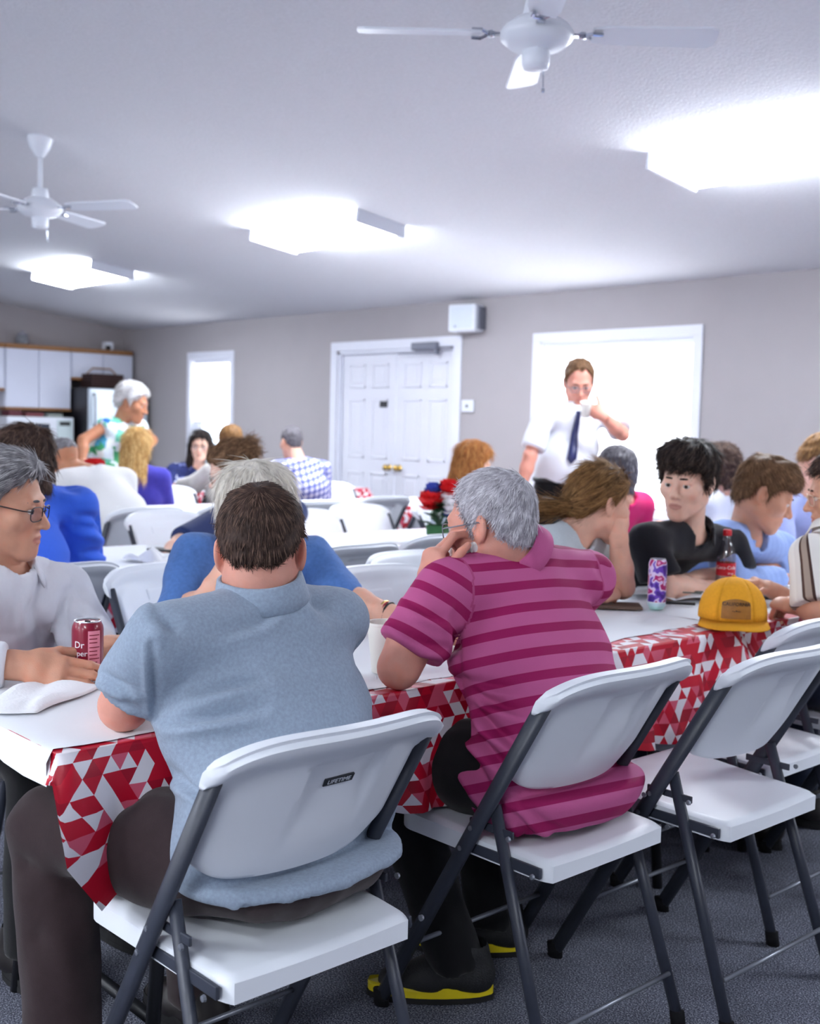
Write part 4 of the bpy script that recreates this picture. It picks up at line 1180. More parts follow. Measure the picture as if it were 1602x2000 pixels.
    # ---- hair
    if o.get('hair'):
        hr = o['hair']; F = hair_field(H, hr, hH*1.1); V, Q = F.mesh()
        sv, sq, rn = strands(V, Q, H, hr, hr.get('n', (300, 900, 3200)[near]), sum(map(ord, label)))
        wobj('hair', bake('hair', [(V, Q), (sv, sq)], {'rnd': [np.full(len(V), .35), rn]}), hr['m'], root)
        for nm, prims, k, mm in hr.get('extra', []):
            los = np.min([map_prim(p, H).box()[0] for p in prims], 0)-.02; his = np.max([map_prim(p, H).box()[1] for p in prims], 0)+.02
            F = Field(los, his, hH*1.2)
            for p in prims: F.add(map_prim(p, H), k)
            F.ripple(.0022, 90, 3); V, Q = F.mesh(); h2 = dict(hr); h2.update(hr.get('extra_flow', {}))
            sv, sq, rn = strands(V, Q, H, h2, hr.get('n2', (150, 500, 1200)[near]), 77)
            wobj(nm, bake(nm, [(V, Q), (sv, sq)], {'rnd': [np.full(len(V), .35), rn]}), mm or hr['m'], root)
    # ---- shirt
    g = o['shirt']; sl = g.get('sleeve', .60); of = g.get('of', .012)
    los, his = B[:9].min(0)-.24*fat, B[:9].max(0)+.24*fat; his[2] = neck[2]+.12; los[2] = max(0.02, pel[2]-.25); hB0 = hB; hB = .0062 if g.get('folds_px') else hB
    F = Field(los, his, hB)
    for p, k in torso(of): F.add(p, k)
    if not o.get('stand'): F.add(RC(legs['L'][0]+f*.03, legs['R'][0]+f*.03, .100*(.5+.5*fat)+of, .100*(.5+.5*fat)+of), .04)
    sp = []
    G = Field(los, his, hB)
    for s in 'LR':
        S_, E, W, A = arms[s]; fr = g.get('sleeve'+s, sl); r0 = (.049+of)*ag; r1 = (.045+of+g.get('flare', .008))*ag
        if fr <= 0: continue
        if fr <= 1:
            c = S_+(E-S_)*fr; p = [RC(S_, c, r0, r1)]; cut = (c, E-S_, r1)
        else:
            c = E+(W-E)*min(.99, (fr-1)); p = [RC(S_, E, r0, r1*.98), RC(E, c, r1*.96, (.036+of*.8)*ag)]; cut = (c, W-E, .05*ag)
        T = Field(los, his, hB); T.add(p[-1], .015); T.plane(cut[0], cut[1], .010, cut[2]*2.2)
        if len(p) > 1: T.add(p[0], .015)
        G.F = np.minimum(G.F, T.F); sp.append((p, S_))
    F.F = smin(F.F, G.F, g.get('armk', .022))
    for pl in g.get('drape', []): F.add(*pl)
    if not g.get('nohem'):
        hz = g.get('hem', -.06); F.plane(pel+np.array([0, 0, hz]) if not o.get('stand') else pel+an*hz, (0, 0, -1) if not o.get('stand') else -an, .012)
    if g.get('neckcut', True): F.sub(RC(neck+an*.015, neck+an*.15+_n(H.c-neck)*.02, nr*1.02, nr*1.25), .006)
    if g.get('vneck'):
        F.sub(RC(neck+ft*.075-an*.01, neck+ft*.115-an*g['vneck'], .03, .008), .006)
    if g.get('ripple', .0016): F.ripple(g.get('ripple', .0016), g.get('ripk', 26), g.get('seed', 1))
    for gr in g.get('folds', []): F.groove(*gr)
    clear_chair(F, o.get('chair'), .02)
    V, Q = F.mesh()
    if g.get('folds_px'):
        nr_ = np.cross(V[Q[:, 2]]-V[Q[:, 0]], V[Q[:, 3]]-V[Q[:, 1]]); NV = np.zeros_like(V)
        for c_ in range(4): np.add.at(NV, Q[:, c_], nr_)
        NV = _rows(NV); dv = V-CAM; zc = dv @ CF; px = np.stack([801+FPX*(dv @ CR)/zc, 1000-FPX*(dv @ CU)/zc], 1); ok = (NV*dv).sum(1) < 0; disp = np.zeros(len(V))
        for pl, dep, wd_ in g['folds_px']:
            dm = np.full(len(V), 1e9); tt_ = np.zeros(len(V)); sgn = np.zeros(len(V)); npl = len(pl)-1
            for i_, (a_, b_) in enumerate(zip(pl[:-1], pl[1:])):
                a_, b_ = np.array(a_, float), np.array(b_, float); ba = b_-a_; t_ = np.clip(((px-a_) @ ba)/(ba @ ba), 0, 1); q_ = px-a_-t_[:, None]*ba; d_ = np.linalg.norm(q_, axis=1); m_ = d_ < dm
                dm = np.where(m_, d_, dm); tt_ = np.where(m_, (i_+t_)/npl, tt_); sgn = np.where(m_, np.sign(ba[0]*q_[:, 1]-ba[1]*q_[:, 0]), sgn)
            tap = np.sin(np.pi*np.clip(.12+.80*tt_, 0, 1)); disp += 1.9*tap*dep*(-np.exp(-(dm/(wd_*1.5))**2) + .75*np.exp(-((dm*sgn-2.6*wd_)/(wd_*1.6))**2))
        V = V + NV*(disp*ok)[:, None]
    SHV = V
    dt_ = np.min([p.d(V) for p, _ in torso(of)], 0); st = (V-pel) @ an; su = (V-pel) @ lt
    for p, S_ in sp:
        ds = np.min([q.d(V) for q in p], 0); m_ = ds < dt_-.002; q0 = p[0]; ax = _n(q0.b-q0.a); st2 = (V-q0.a) @ ax
        sd = _n(np.cross(ax, np.array([.2, .1, 1.]))); se = np.cross(ax, sd); su2 = .062*np.arctan2((V-q0.a) @ se, (V-q0.a) @ sd)
        st = np.where(m_, st2*g.get('sdir', 1)+.013, st); su = np.where(m_, su2, su)
    wobj(g.get('name', 'shirt'), bake('shirt', [(V, Q)], {'st': [st], 'su': [su]}), g['m'], root)
    if g.get('collar'): nb_ = H.w((0, -.028, -.045)); collar(root, neck+_n(nb_-neck)*g['collar'].get('dz', .010), _n(nb_-neck)*1.5+an*.5, ft, nr+g['collar'].get('dr', .006), g['collar'].get('m', g['m']), g['collar'].get('h', .036), g['collar'].get('open', 42))
    if g.get('placket'):
        pl = MB()
        pts = [neck + ft*.085*1.0 - an*.02 + an*(-t*.30) + ft*(.035*math.sin(t*2.4)) for t in np.linspace(0, 1, 8)]
    hB = hB0
    # ---- trousers, shoes
    t = o.get('trousers')
    if t:
        LB = np.array([q for s in 'LR' for q in legs[s]] + [pel]); los, his = LB.min(0)-.2*fat, LB.max(0)+.2*fat; los[2] = max(.04, los[2]); his[2] = pel[2]+.16
        F = Field(los, his, hB*1.15)
        for p, k in torso(.002 if o.get('stand') else -.014)[:2]: F.add(p, k)
        for s in 'LR':
            hip, kn, ak = legs[s]; lr = t.get('r', 1.0)
            F.add(RC(hip, hip*.6+kn*.4, .076*(.6+.4*fat)*lr, .082*(.6+.4*fat)*lr), .02).add(RC(hip*.6+kn*.4, kn, .082*(.6+.4*fat)*lr, .068*lr), .02).add(RC(kn, ak, .068*lr, .058*lr), .02)
        F.plane(pel+np.array([0, 0, t.get('waist', .0)+.11]), (0, 0, 1), .006) if not o.get('stand') else F.plane(pel+an*t.get('waist', .02), an, .004); F.plane((pel[0], pel[1], .075), (0, 0, -1), .004); F.ripple(.0045, 24, 5)
        for gr in t.get('folds', []): F.groove(*gr)
        clear_chair(F, o.get('chair'), .012, .022)
        wobj('trousers', bake('trousers', [F.mesh()]), t['m'], root)
    if o.get('skirt'):
        k = o['skirt']; LB = np.array([pel, pel-[0, 0, .5]]); F = Field(pel-[.45, .45, .62], pel+[.45, .45, .15], hB*1.3)
        F.add(RC(pel+an*.1, pel+an*.0-[0, 0, .05], .12*fat, .135*fat, lat, 1.3), .05).add(RC(pel-[0, 0, .05], pel-[0, 0, .55]+f*.05, .14*fat, .19*fat, lat, 1.2), .05)
        F.plane(pel-[0, 0, .56], (0, 0, -1), .004); F.ripple(.006, 20, 4); V, Q = F.mesh()
        wobj('skirt', bake('skirt', [(V, Q)], {'st': [(V-pel) @ an], 'su': [(V-pel) @ lat]}), k, root)
    for s in 'LR':
        ak = legs[s][2]; fd = V3(o.get('foot'+s, f)); sh = o.get('shoes', (M_shoe, M_sole)); shoe(root, ak, fd, *sh)
    if o.get('glasses'): glasses(root, H, o['glasses'])
    return root, H, dict(shd=shd, arms=arms, lat=lat, lt=lt, ft=ft, f=f, an=an, neck=neck, pel=pel, V=SHV)

M_shoe = mat('dark_leather_shoe', (30, 26, 26), .45)
SK_fair = skin_mat('fair_skin', (222, 172, 150)); SK_mid = skin_mat('warm_skin', (206, 152, 126)); SK_tan = skin_mat('tan_skin', (190, 130, 98)); SK_pink = skin_mat('ruddy_skin', (214, 150, 132)); SK_pale = skin_mat('pale_skin', (232, 190, 170))
HR_silver = hair_mat('silver_hair', (128, 124, 132), (186, 182, 190), (232, 230, 234)); HR_grey = hair_mat('iron_grey_hair', (70, 70, 76), (128, 126, 130), (206, 204, 206)); HR_white = hair_mat('white_hair', (178, 176, 178), (220, 218, 218), (246, 244, 242))
HR_brown = hair_mat('dark_brown_hair', (30, 22, 20), (62, 46, 40), (112, 88, 76)); HR_black = hair_mat('near_black_hair', (16, 13, 14), (38, 32, 32), (92, 76, 68)); HR_mid = hair_mat('mid_brown_hair', (58, 40, 28), (104, 76, 54), (160, 124, 92))
HR_blond = hair_mat('golden_blond_hair', (110, 78, 40), (190, 146, 84), (238, 206, 148)); HR_auburn = hair_mat('auburn_hair', (84, 46, 22), (150, 94, 48), (208, 152, 92)); HR_platin = hair_mat('platinum_hair', (176, 168, 158), (222, 216, 206), (246, 240, 226)); HR_salt = hair_mat('salt_pepper_hair', (40, 38, 42), (92, 88, 94), (168, 164, 170)); HR_dkblond = hair_mat('light_brown_hair', (66, 46, 30), (122, 88, 54), (186, 142, 92))
# ------------------------------------------------------------------ fabrics
T_grey = cloth_mat('grey_heather_jersey', (146, 160, 178), .16, nsc=170)
T_blackpolo = cloth_mat('black_pique', (30, 31, 38), .12)
T_white = cloth_mat('white_shirting', (222, 224, 232), .02, bump=.12)
T_denim = cloth_mat('blue_denim', (84, 124, 188), .16, nsc=90)
T_blue = cloth_mat('royal_blue_shirting', (62, 108, 226), .05)
T_brown = cloth_mat('dark_brown_twill', (52, 40, 42), .12, nsc=60)
T_black = cloth_mat('black_twill', (20, 20, 23), .12, nsc=60)
T_navy = cloth_mat('navy_knit', (34, 48, 92), .10)
T_beige = cloth_mat('oatmeal_knit', (206, 202, 198), .10)
T_tee = cloth_mat('pale_grey_tee', (186, 194, 200), .06)
T_pink = cloth_mat('hot_pink_knit', (224, 34, 110), .05)
T_sky = cloth_mat('pale_blue_oxford', (150, 176, 232), .08, nsc=220)
T_lav = cloth_mat('lavender_shirting', (168, 180, 232), .08)
T_mist = cloth_mat('mist_blue_knit', (176, 192, 206), .06)
T_cream = cloth_mat('offwhite_shirting', (226, 226, 226), .02, bump=.1)
T_jean = cloth_mat('dark_jeans', (38, 46, 66), .15, nsc=80)
T_purple = cloth_mat('violet_blue_knit', (70, 66, 170), .12, nsc=30)
T_mag = attr_mat('magenta_striped_pique', lambda nt, st, su: stripes(nt, st, .0500, [(0, (184, 88, 138)), (.60, (146, 22, 84))]), .72)
def _plaid(nt, st, su):
    a = stripes(nt, st, .046, [(0, (244, 244, 250)), (.5, (150, 156, 206))]); b_ = stripes(nt, su, .046, [(0, (244, 244, 250)), (.5, (150, 156, 206))])
    mx = N(nt, 'ShaderNodeMix', data_type='RGBA', blend_type='MULTIPLY'); mx.inputs[0].default_value = 1; nt.links.new(a, mx.inputs[6]); nt.links.new(b_, mx.inputs[7]); return mx.outputs[2]
T_plaid = attr_mat('blue_white_gingham', _plaid)
T_vstripe = attr_mat('brown_cream_stripe', lambda nt, st, su: stripes(nt, su, .088, [(0, (236, 232, 226)), (.46, (74, 54, 48)), (.54, (168, 150, 136)), (.72, (84, 62, 54)), (.80, (226, 220, 214))]))
def print_mat(name, stops, scale):
    m, nt, b = nodes(name); L = nt.links.new; tc = N(nt, 'ShaderNodeTexCoord'); v = N(nt, 'ShaderNodeTexVoronoi'); v.inputs['Scale'].default_value = scale
    n = N(nt, 'ShaderNodeTexNoise'); n.inputs['Scale'].default_value = scale*.8; L(tc.outputs['Object'], n.inputs['Vector'])
    mx = N(nt, 'ShaderNodeMix', data_type='RGBA'); mx.inputs[0].default_value = .12; L(tc.outputs['Object'], mx.inputs[6]); L(n.outputs['Color'], mx.inputs[7]); L(mx.outputs[2], v.inputs['Vector'])
    sp_ = N(nt, 'ShaderNodeSeparateColor'); L(v.outputs['Color'], sp_.inputs[0]); r = ramp(nt, stops); L(sp_.outputs[0], r.inputs[0]); L(r.outputs[0], b.inputs['Base Color']); b.inputs['Roughness'].default_value = .8
    return m
T_floral = print_mat('green_blue_floral', [(0, (228, 240, 246)), (.34, (110, 196, 168)), (.50, (84, 178, 214)), (.64, (238, 244, 240)), (.78, (40, 110, 190)), (.90, (64, 168, 110))], 16)
T_navyfl = print_mat('navy_white_floral', [(0, (34, 46, 104)), (.6, (206, 212, 234)), (.72, (30, 40, 92)), (.9, (120, 130, 190))], 22)

P3 = lambda *a: np.array(a, float)
# ---- 1 grey polo, back to us
S_ = dict(
    chair=(-1.615, 1.14), pelvis=(-1.565, 1.195, .565), neck=(-1.735, 1.23, .965), head=at(510, 1080, 2.13), hfwd=(-.76, .62, -.14), hup=(-.14, .08, 1), face=180, fat=1.26, flat=.83, sw=.225, shL=(-1.715, 1.005, .915), shR=(-1.74, 1.415, .91),
    bow=-.03, near=2, skin=SK_pink, neckr=.062, hs=.94, armr=1.04, hipw=1.36,
    hair=dict(m=HR_brown, line='short', lift=.026, thick=.008, top=.008, n=7500, slen=.018, swid=.0011, slift=.10, mess=.16, crown=(.0, -.075, .108), wave=.0012),
    armL=dict(elbow=(-1.825, 1.0, .785), wrist=(-2.02, 1.12, .775), hand=dict(curl=(50, 55, 60, 60))), armR=dict(elbow=(-1.86, 1.40, .79), wrist=(-2.05, 1.24, .775), hand=dict(curl=(50, 55, 60, 60))),
    kneeL=(-1.95, .925, .545), ankleL=(-1.84, .90, .09), kneeR=(-1.98, 1.25, .545), ankleR=(-2.02, 1.28, .09),
    shirt=dict(m=T_grey, sleeve=.70, of=.012, flare=.010, collar=dict(h=.044, dr=.006, open=50, dz=.012), hem=-.045, ripple=.002, ripk=15, seed=3, folds_px=[
        ([(385, 1352), (450, 1338), (520, 1326)], .007, 7), ([(333, 1408), (420, 1398), (508, 1384)], .009, 8), ([(312, 1198), (352, 1234)], .009, 11), ([(425, 1236), (510, 1210), (570, 1158)], .005, 9), ([(610, 1160), (640, 1192)], .009, 13),
        ([(330, 1500), (362, 1532), (400, 1558)], .007, 6), ([(480, 1775), (504, 1812)], .008, 8), ([(590, 1770), (560, 1806)], .006, 8), ([(200, 1316), (226, 1338), (256, 1350)], .008, 7), ([(196, 1350), (230, 1376), (268, 1384)], .006, 7), ([(296, 1260), (300, 1330), (304, 1400)], .005, 5),
        ([(700, 1240), (712, 1320)], .004, 10)]),
    trousers=dict(m=T_brown, r=1.10, waist=.05, folds=[([(-1.80, .88, .60), (-1.76, .98, .63)], .010, .02), ([(-1.92, .86, .50), (-1.84, .95, .46)], .010, .018), ([(-1.88, .87, .38), (-1.84, .97, .33)], .008, .018)]), facevis=True)
person('man in a grey polo, back turned, with short dark brown hair', S_)

# ---- 2 striped magenta polo
person('silver-haired bearded man in a magenta striped polo, back turned', dict(
    chair=(-1.613, 1.88), pelvis=(-1.565, 1.92, .565), neck=(-1.745, 1.95, 1.005), head=at(956, 1028, 2.58), hfwd=(-.94, -.33, -.14), hup=(-.16, -.04, 1), face=180, fat=1.28, flat=.84, sw=.215, shL=(-1.755, 1.725, .945), shR=(-1.73, 2.185, .94),
    bow=-.025, near=2, skin=SK_pink, neckr=.060, hs=.95, armr=1.06, hipw=1.40,
    hair=dict(m=HR_silver, line='receding', thick=.008, top=.006, n=8500, slen=.021, swid=.0010, slift=.16, mess=.30, crown=(.01, -.085, .098), wave=.0014,
              extra=[('beard', [EL((0, .078, -.105), (.040, .030, .036)), RC((-.060, .012, -.045), (-.030, .065, -.100), .018, .024), RC((.060, .012, -.045), (.030, .065, -.100), .018, .024), EL((0, .098, -.052), (.030, .012, .009)), EL((0, .07, -.130), (.03, .028, .03))], .02, HR_white)], extra_flow=dict(flow='down', slen=.022, mess=.3)),
    glasses=M_closer,
    armL=dict(elbow=(-1.775, 1.615, .785), wrist=at(838, 1150, 2.50), hand=dict(d=(-.12, .25, 1), n=(.1, .9, -.1), curl=(35, 45, 50, 55), thumb=(30, 20))), armR=dict(elbow=(-1.90, 2.17, .79), wrist=(-2.08, 1.98, .775), hand=dict(curl=(50, 55, 60, 60))),
    kneeL=(-1.98, 1.76, .55), ankleL=(-1.775, 1.81, .09), footL=(-.70, -.71), kneeR=(-1.98, 2.04, .55), ankleR=(-1.88, 2.04, .09), footR=(-.75, -.66),
    shoes=(mat('black_running_mesh', (24, 25, 28), .6, bump=.5, bscale=300), mat('yellow_foam_midsole', (228, 206, 24), .5)),
    shirt=dict(m=T_mag, sleeve=.78, of=.012, hem=-.10, flare=.014, collar=dict(h=.042, dr=.008, open=50, dz=.010), ripple=.002, ripk=16, seed=8, sdir=1, folds_px=[
        ([(893, 1330), (950, 1366), (1045, 1400)], .010, 7), ([(892, 1336), (960, 1420), (1035, 1475)], .011, 7), ([(886, 1342), (930, 1440), (995, 1505)], .011, 7), ([(880, 1350), (908, 1470), (965, 1560)], .010, 7), ([(898, 1478), (950, 1550), (1000, 1600)], .008, 6), ([(895, 1325), (960, 1340), (1010, 1345)], .006, 6),
        ([(905, 1560), (940, 1610), (985, 1640)], .008, 6), ([(1015, 1565), (1060, 1606), (1110, 1630)], .006, 6), ([(1005, 1590), (1040, 1640), (1090, 1668)], .007, 6), ([(800, 1176), (840, 1200), (884, 1214)], .006, 6), ([(778, 1228), (830, 1258), (880, 1268)], .007, 6), ([(772, 1272), (820, 1296), (862, 1302)], .006, 6),
        ([(886, 1200), (892, 1270), (896, 1325)], .006, 5), ([(1170, 1100), (1190, 1140)], .005, 9)]),
    trousers=dict(m=T_black, r=1.08, waist=.04)))

# ---- 3 white shirt, holding a can
HANDCAN = at(172, 1285, 2.47)
rt, HD, J = person('grey-haired man in a white shirt and glasses holding a can', dict(
    pelvis=(-2.84, 1.15, .56), neck=at(14, 1120, 2.78), head=at(4, 988, 2.735), hfwd=(.70, .69, -.13), hup=(.05, .05, 1), face=14, fat=1.05, sw=.20, shL=at(128, 1152, 2.94), shR=at(-112, 1160, 2.60),
    near=2, skin=SK_mid, neckr=.056, hs=.99, jaw=1.08, gaze=(.25, -.05), glasses=mat('dark_spectacle_frame', (34, 30, 34), .3),
    hair=dict(m=HR_grey, line='short', thick=.010, top=.010, front=.008, n=7500, slen=.034, swid=.0010, slift=.04, mess=.10, comb=-.6, combx=.3, crown=(.0, .06, .11)),
    armR=dict(elbow=(-2.40, .74, .80), wrist=at(42, 1300, 2.37), hand=dict(d=(.66, .74, -.14), n=(-.62, .52, -.55), curl=(20, 19, 18, 14), thumb=(30, 25), spread=8, s=1.04)),
    armL=dict(elbow=at(172, 1246, 2.86), wrist=at(196, 1268, 2.66), hand=dict(d=(.75, .62, .22), n=(.35, -.5, -.75), curl=(62, 66, 70, 72), thumb=(20, 45))),
    shirt=dict(m=T_white, sleeve=1.90, sleeveR=1.90, of=.014, nohem=False, collar=dict(h=.030, dr=.006, open=60, dz=.0), ripple=.0022, ripk=20, seed=4, folds_px=[
        ([(24, 1100), (36, 1180), (44, 1260)], .004, 5), ([(36, 1100), (50, 1180), (56, 1260)], .004, 5), ([(90, 1110), (70, 1190), (78, 1260)], .008, 9), ([(132, 1160), (120, 1220), (132, 1262)], .009, 8), ([(150, 1190), (170, 1206), (186, 1204)], .007, 6), ([(150, 1150), (164, 1166)], .006, 7)]),
    trousers=dict(m=T_black)))

# ---- 4 denim woman
rt, HD, J = person('white-blond woman in a blue denim shirt, face hidden behind the dark-haired man', dict(
    pelvis=(-2.92, 1.90, .56), neck=at(492, 1100, 3.14), head=at(502, 1010, 3.10), hfwd=(.80, -.56, -.12), hup=(.1, -.12, 1), face=-12, fat=1.0, sw=.175, shR=at(378, 1085, 3.02), shL=at(610, 1090, 3.26), near=1, skin=SK_fair, bust=True,
    hair=dict(m=HR_platin, line='long', thick=.020, top=.012, side=.008, back=.01, n=3600, slen=.06, swid=.0013, flow='down', mess=.12, locks=[(RC((.065, -.02, -.02), (.115, .01, -.17), .034, .026), .03), (RC((-.065, -.03, -.02), (-.075, -.04, -.15), .034, .024), .03), (RC((.09, -.01, -.08), (.145, .0, -.20), .024, .012), .02)]),
    armR=dict(elbow=at(352, 1205, 2.90), wrist=at(405, 1166, 2.86), hand=dict(d=(.25, .35, .9), n=(.2, .9, -.3), curl=(70, 75, 75, 75), thumb=(20, 40))),
    armL=dict(elbow=at(668, 1168, 3.16), wrist=at(762, 1200, 3.08), hand=dict(d=(.62, .55, -.25), n=(-.3, .2, -1), curl=(35, 40, 45, 45))),
    shirt=dict(m=T_denim, sleeve=1.10, of=.012, collar=dict(h=.032, dr=.01, open=60), seed=6, ripple=.003), trousers=dict(m=T_jean)))

E_, W_ = J['arms']['L'][1:3]; ax = _n(W_-E_); u_ = _n(np.cross(ax, (0, 0, 1))); w_ = np.cross(ax, u_)
for k, (t_, m_) in enumerate(((.88, M_brass), (.93, mat('red_bead_bracelet', (150, 24, 40), .4)), (.97, M_black))):
    c_ = E_+(W_-E_)*t_; b_ = MB().tube([c_ + .031*(u_*math.cos(q)+w_*math.sin(q)) for q in np.linspace(0, 2*math.pi, 21)], .0035, 6, False); wobj('bracelet', b_.mesh('bracelet'), m_, rt)

# ---- 5 royal blue shirt
person('man in a royal blue shirt with thick dark hair, back turned', dict(
    pelvis=(-3.72, 1.66, .57), neck=(-3.88, 1.665, 1.04), head=at(46, 915, 3.98), hfwd=(-.92, -.22, -.15), hup=(-.12, 0, 1), face=180, fat=1.14, flat=.95, sw=.235, shR=(-3.87, 1.93, .975), shL=(-3.87, 1.43, .975), near=1, skin=SK_fair, bow=-.01, hipw=1.34, armr=1.2,
    hair=dict(m=HR_brown, line='fringe', thick=.014, top=.022, n=2600, slen=.045, swid=.0016, slift=.25, mess=.25),
    shirt=dict(m=T_blue, sleeve=1.9, of=.014, collar=dict(h=.038, dr=.006), hem=-.09, ripple=.002, ripk=16, folds_px=[([(156, 1008), (190, 1012), (216, 1032)], .012, 6), ([(150, 1026), (186, 1030), (216, 1050)], .012, 6), ([(165, 1080), (215, 1076)], .009, 5), ([(120, 950), (160, 958)], .008, 7)]), trousers=dict(m=T_jean)))

# ---- 6 bald man
person('bald man in a white shirt at the left, partly behind a red rose', dict(
    pelvis=(-5.66, 3.16, .56), neck=(-5.82, 2.98, 1.0), head=at(120, 900, 6.25), hfwd=(-.85, -.35, -.35), hup=(-.3, -.1, 1), face=190, fat=1.05, sw=.205, near=0, skin=SK_tan, bow=.03,
    hair=dict(m=HR_grey, line='bald', thick=.006, n=200, slen=.015), shirt=dict(m=T_cream, sleeve=.8, of=.016, collar=dict()), trousers=dict(m=T_jean)))

# ---- 7 standing woman in the floral dress
person('standing white-haired woman in a sleeveless blue and green floral dress', dict(
    sc=1.05, pelvis=at(196, 930, 8.70), neck=at(236, 826, 8.65), head=at(259, 788, 8.65), hfwd=(.72, .60, -.30), hup=(.25, .25, 1), face=44, fat=1.0, sw=.17, shR=at(206, 832, 8.53), shL=at(272, 834, 8.79), stand=True, near=1, skin=SK_tan, hs=1.06, bust=True,
    hair=dict(m=HR_white, line='short', thick=.014, top=.010, back=.008, side=.004, n=2600, slen=.026, mess=.5, slift=.4, wave=.004, wavek=60), armR=dict(elbow=at(163, 860, 8.42), wrist=at(160, 908, 8.34), hand=dict(d=(.1, 0, -1), n=(-.7, .7, 0))), armL=dict(wrist=at(262, 900, 8.90)),
    shirt=dict(m=T_floral, sleeve=.12, of=.012, hem=-.10, name='dress_bodice'), skirt=T_floral))

# ---- 8 long blond hair
person('girl with long golden blond hair seen from behind in a violet-blue top', dict(
    pelvis=(-7.18, 4.06, .56), neck=at(268, 918, 7.82), head=at(268, 874, 7.84), hfwd=(-.70, .70, -.1), face=160, fat=.95, sw=.165, near=1, skin=SK_fair,
    hair=dict(m=HR_blond, line='long', thick=.016, top=.006, n=1800, slen=.07, swid=.0022, flow='down', mess=.08, locks=[(RC((.0, -.075, .02), (.0, -.115, -.20), .075, .075), .03), (RC((.05, -.06, -.02), (.065, -.11, -.24), .045, .035), .02), (RC((-.05, -.06, -.02), (-.06, -.11, -.24), .045, .035), .02)]),
    shirt=dict(m=T_purple, sleeve=.8), trousers=dict(m=T_jean)))

# ---- 9 dark-haired woman with glasses
person('woman with long dark hair and glasses in a navy floral top, facing us', dict(
    pelvis=(-8.58, 5.12, .56), neck=at(386, 912, 9.45), head=at(392, 872, 9.40), hfwd=(.76, -.62, -.05), face=-30, fat=1.0, sw=.17, near=1, skin=SK_pale, glasses=M_black, bust=True,
    hair=dict(m=HR_black, line='long', thick=.018, top=.006, n=900, slen=.06, flow='down', mess=.1, locks=[(RC((.07, -.02, 0), (.095, -.01, -.21), .042, .034), .03), (RC((-.07, -.02, 0), (-.095, -.01, -.21), .042, .034), .03)]),
    shirt=dict(m=T_navyfl, sleeve=.8), trousers=dict(m=T_jean)))

# ---- 10 beige cardigan
person('person in an oatmeal cardigan leaning toward the dark-haired woman', dict(
    pelvis=(-7.12, 4.82, .56), neck=at(432, 906, 8.62), head=at(450, 866, 8.66), hfwd=(-.80, .2, -.1), face=175, fat=1.05, sw=.18, near=0, skin=SK_fair, hair=dict(m=HR_dkblond, line='fringe', thick=.016, top=.01), shL=at(412, 922, 8.45), armL=dict(elbow=at(382, 945, 8.5), wrist=at(350, 948, 8.7)),
    shirt=dict(m=T_beige, sleeve=1.9, of=.018), trousers=dict(m=T_jean)))

# ---- 11 bun
person('woman with a messy brown hair bun and glasses, bending to the left', dict(
    pelvis=(-4.86, 3.44, .56), neck=at(506, 990, 5.45), head=at(452, 922, 5.22), shR=at(440, 1010, 5.30), hfwd=(-.58, -.74, -.38), hup=(-.25, -.3, 1), face=10, twist=-40, fat=.98, sw=.17, near=1, skin=SK_pale, glasses=M_black, bust=True,
    hair=dict(m=HR_mid, line='pulled', thick=.016, top=.012, n=2400, slen=.05, swid=.0015, flow='tie', tie=(0, -.10, .075), slift=.08, mess=.16, extra=[('hair_bun', [EL((.0, -.115, .075), (.052, .045, .050)), EL((.02, -.135, .10), (.025, .022, .028)), EL((-.02, -.13, .05), (.03, .028, .03))], .012, None)], extra_flow=dict(flow='crown', mess=.9, slift=.5)),
    armR=dict(elbow=at(352, 1062, 5.0), wrist=at(318, 1098, 4.78), hand=dict(d=(.3, -.5, -.2), n=(0, 0, -1))), armL=dict(wrist=at(500, 1075, 4.9)),
    shirt=dict(m=T_navy, sleeve=.95, of=.016), trousers=dict(m=T_jean)))

# ---- 12 plaid
person('man in a blue and white plaid shirt with a shaved head, back turned', dict(
    pelvis=(-7.16, 5.52, .57), neck=at(584, 902, 8.92), head=at(569, 864, 8.98), hfwd=(-.92, .15, -.15), face=172, fat=1.15, sw=.21, near=1, skin=SK_fair, hair=dict(m=HR_salt, line='short', thick=.004, n=700, slen=.010, swid=.001),
    shirt=dict(m=T_plaid, sleeve=.9, of=.014, collar=dict()), trousers=dict(m=T_jean)))

# ---- 13 auburn
person('woman with auburn bobbed hair, turned toward the big window', dict(
    pelvis=(-4.78, 4.74, .56), neck=at(905, 960, 6.62), head=at(925, 910, 6.62), hfwd=(.50, .84, -.2), face=40, fat=1.0, sw=.17, near=1, skin=SK_pale, bust=True,
    hair=dict(m=HR_auburn, line='long', thick=.020, top=.014, side=.006, n=1200, slen=.05, flow='down', mess=.14, locks=[(RC((0, -.07, -.02), (0, -.085, -.10), .060, .050), .03)]),
    shirt=dict(m=T_mist, sleeve=.9), trousers=dict(m=T_jean)))

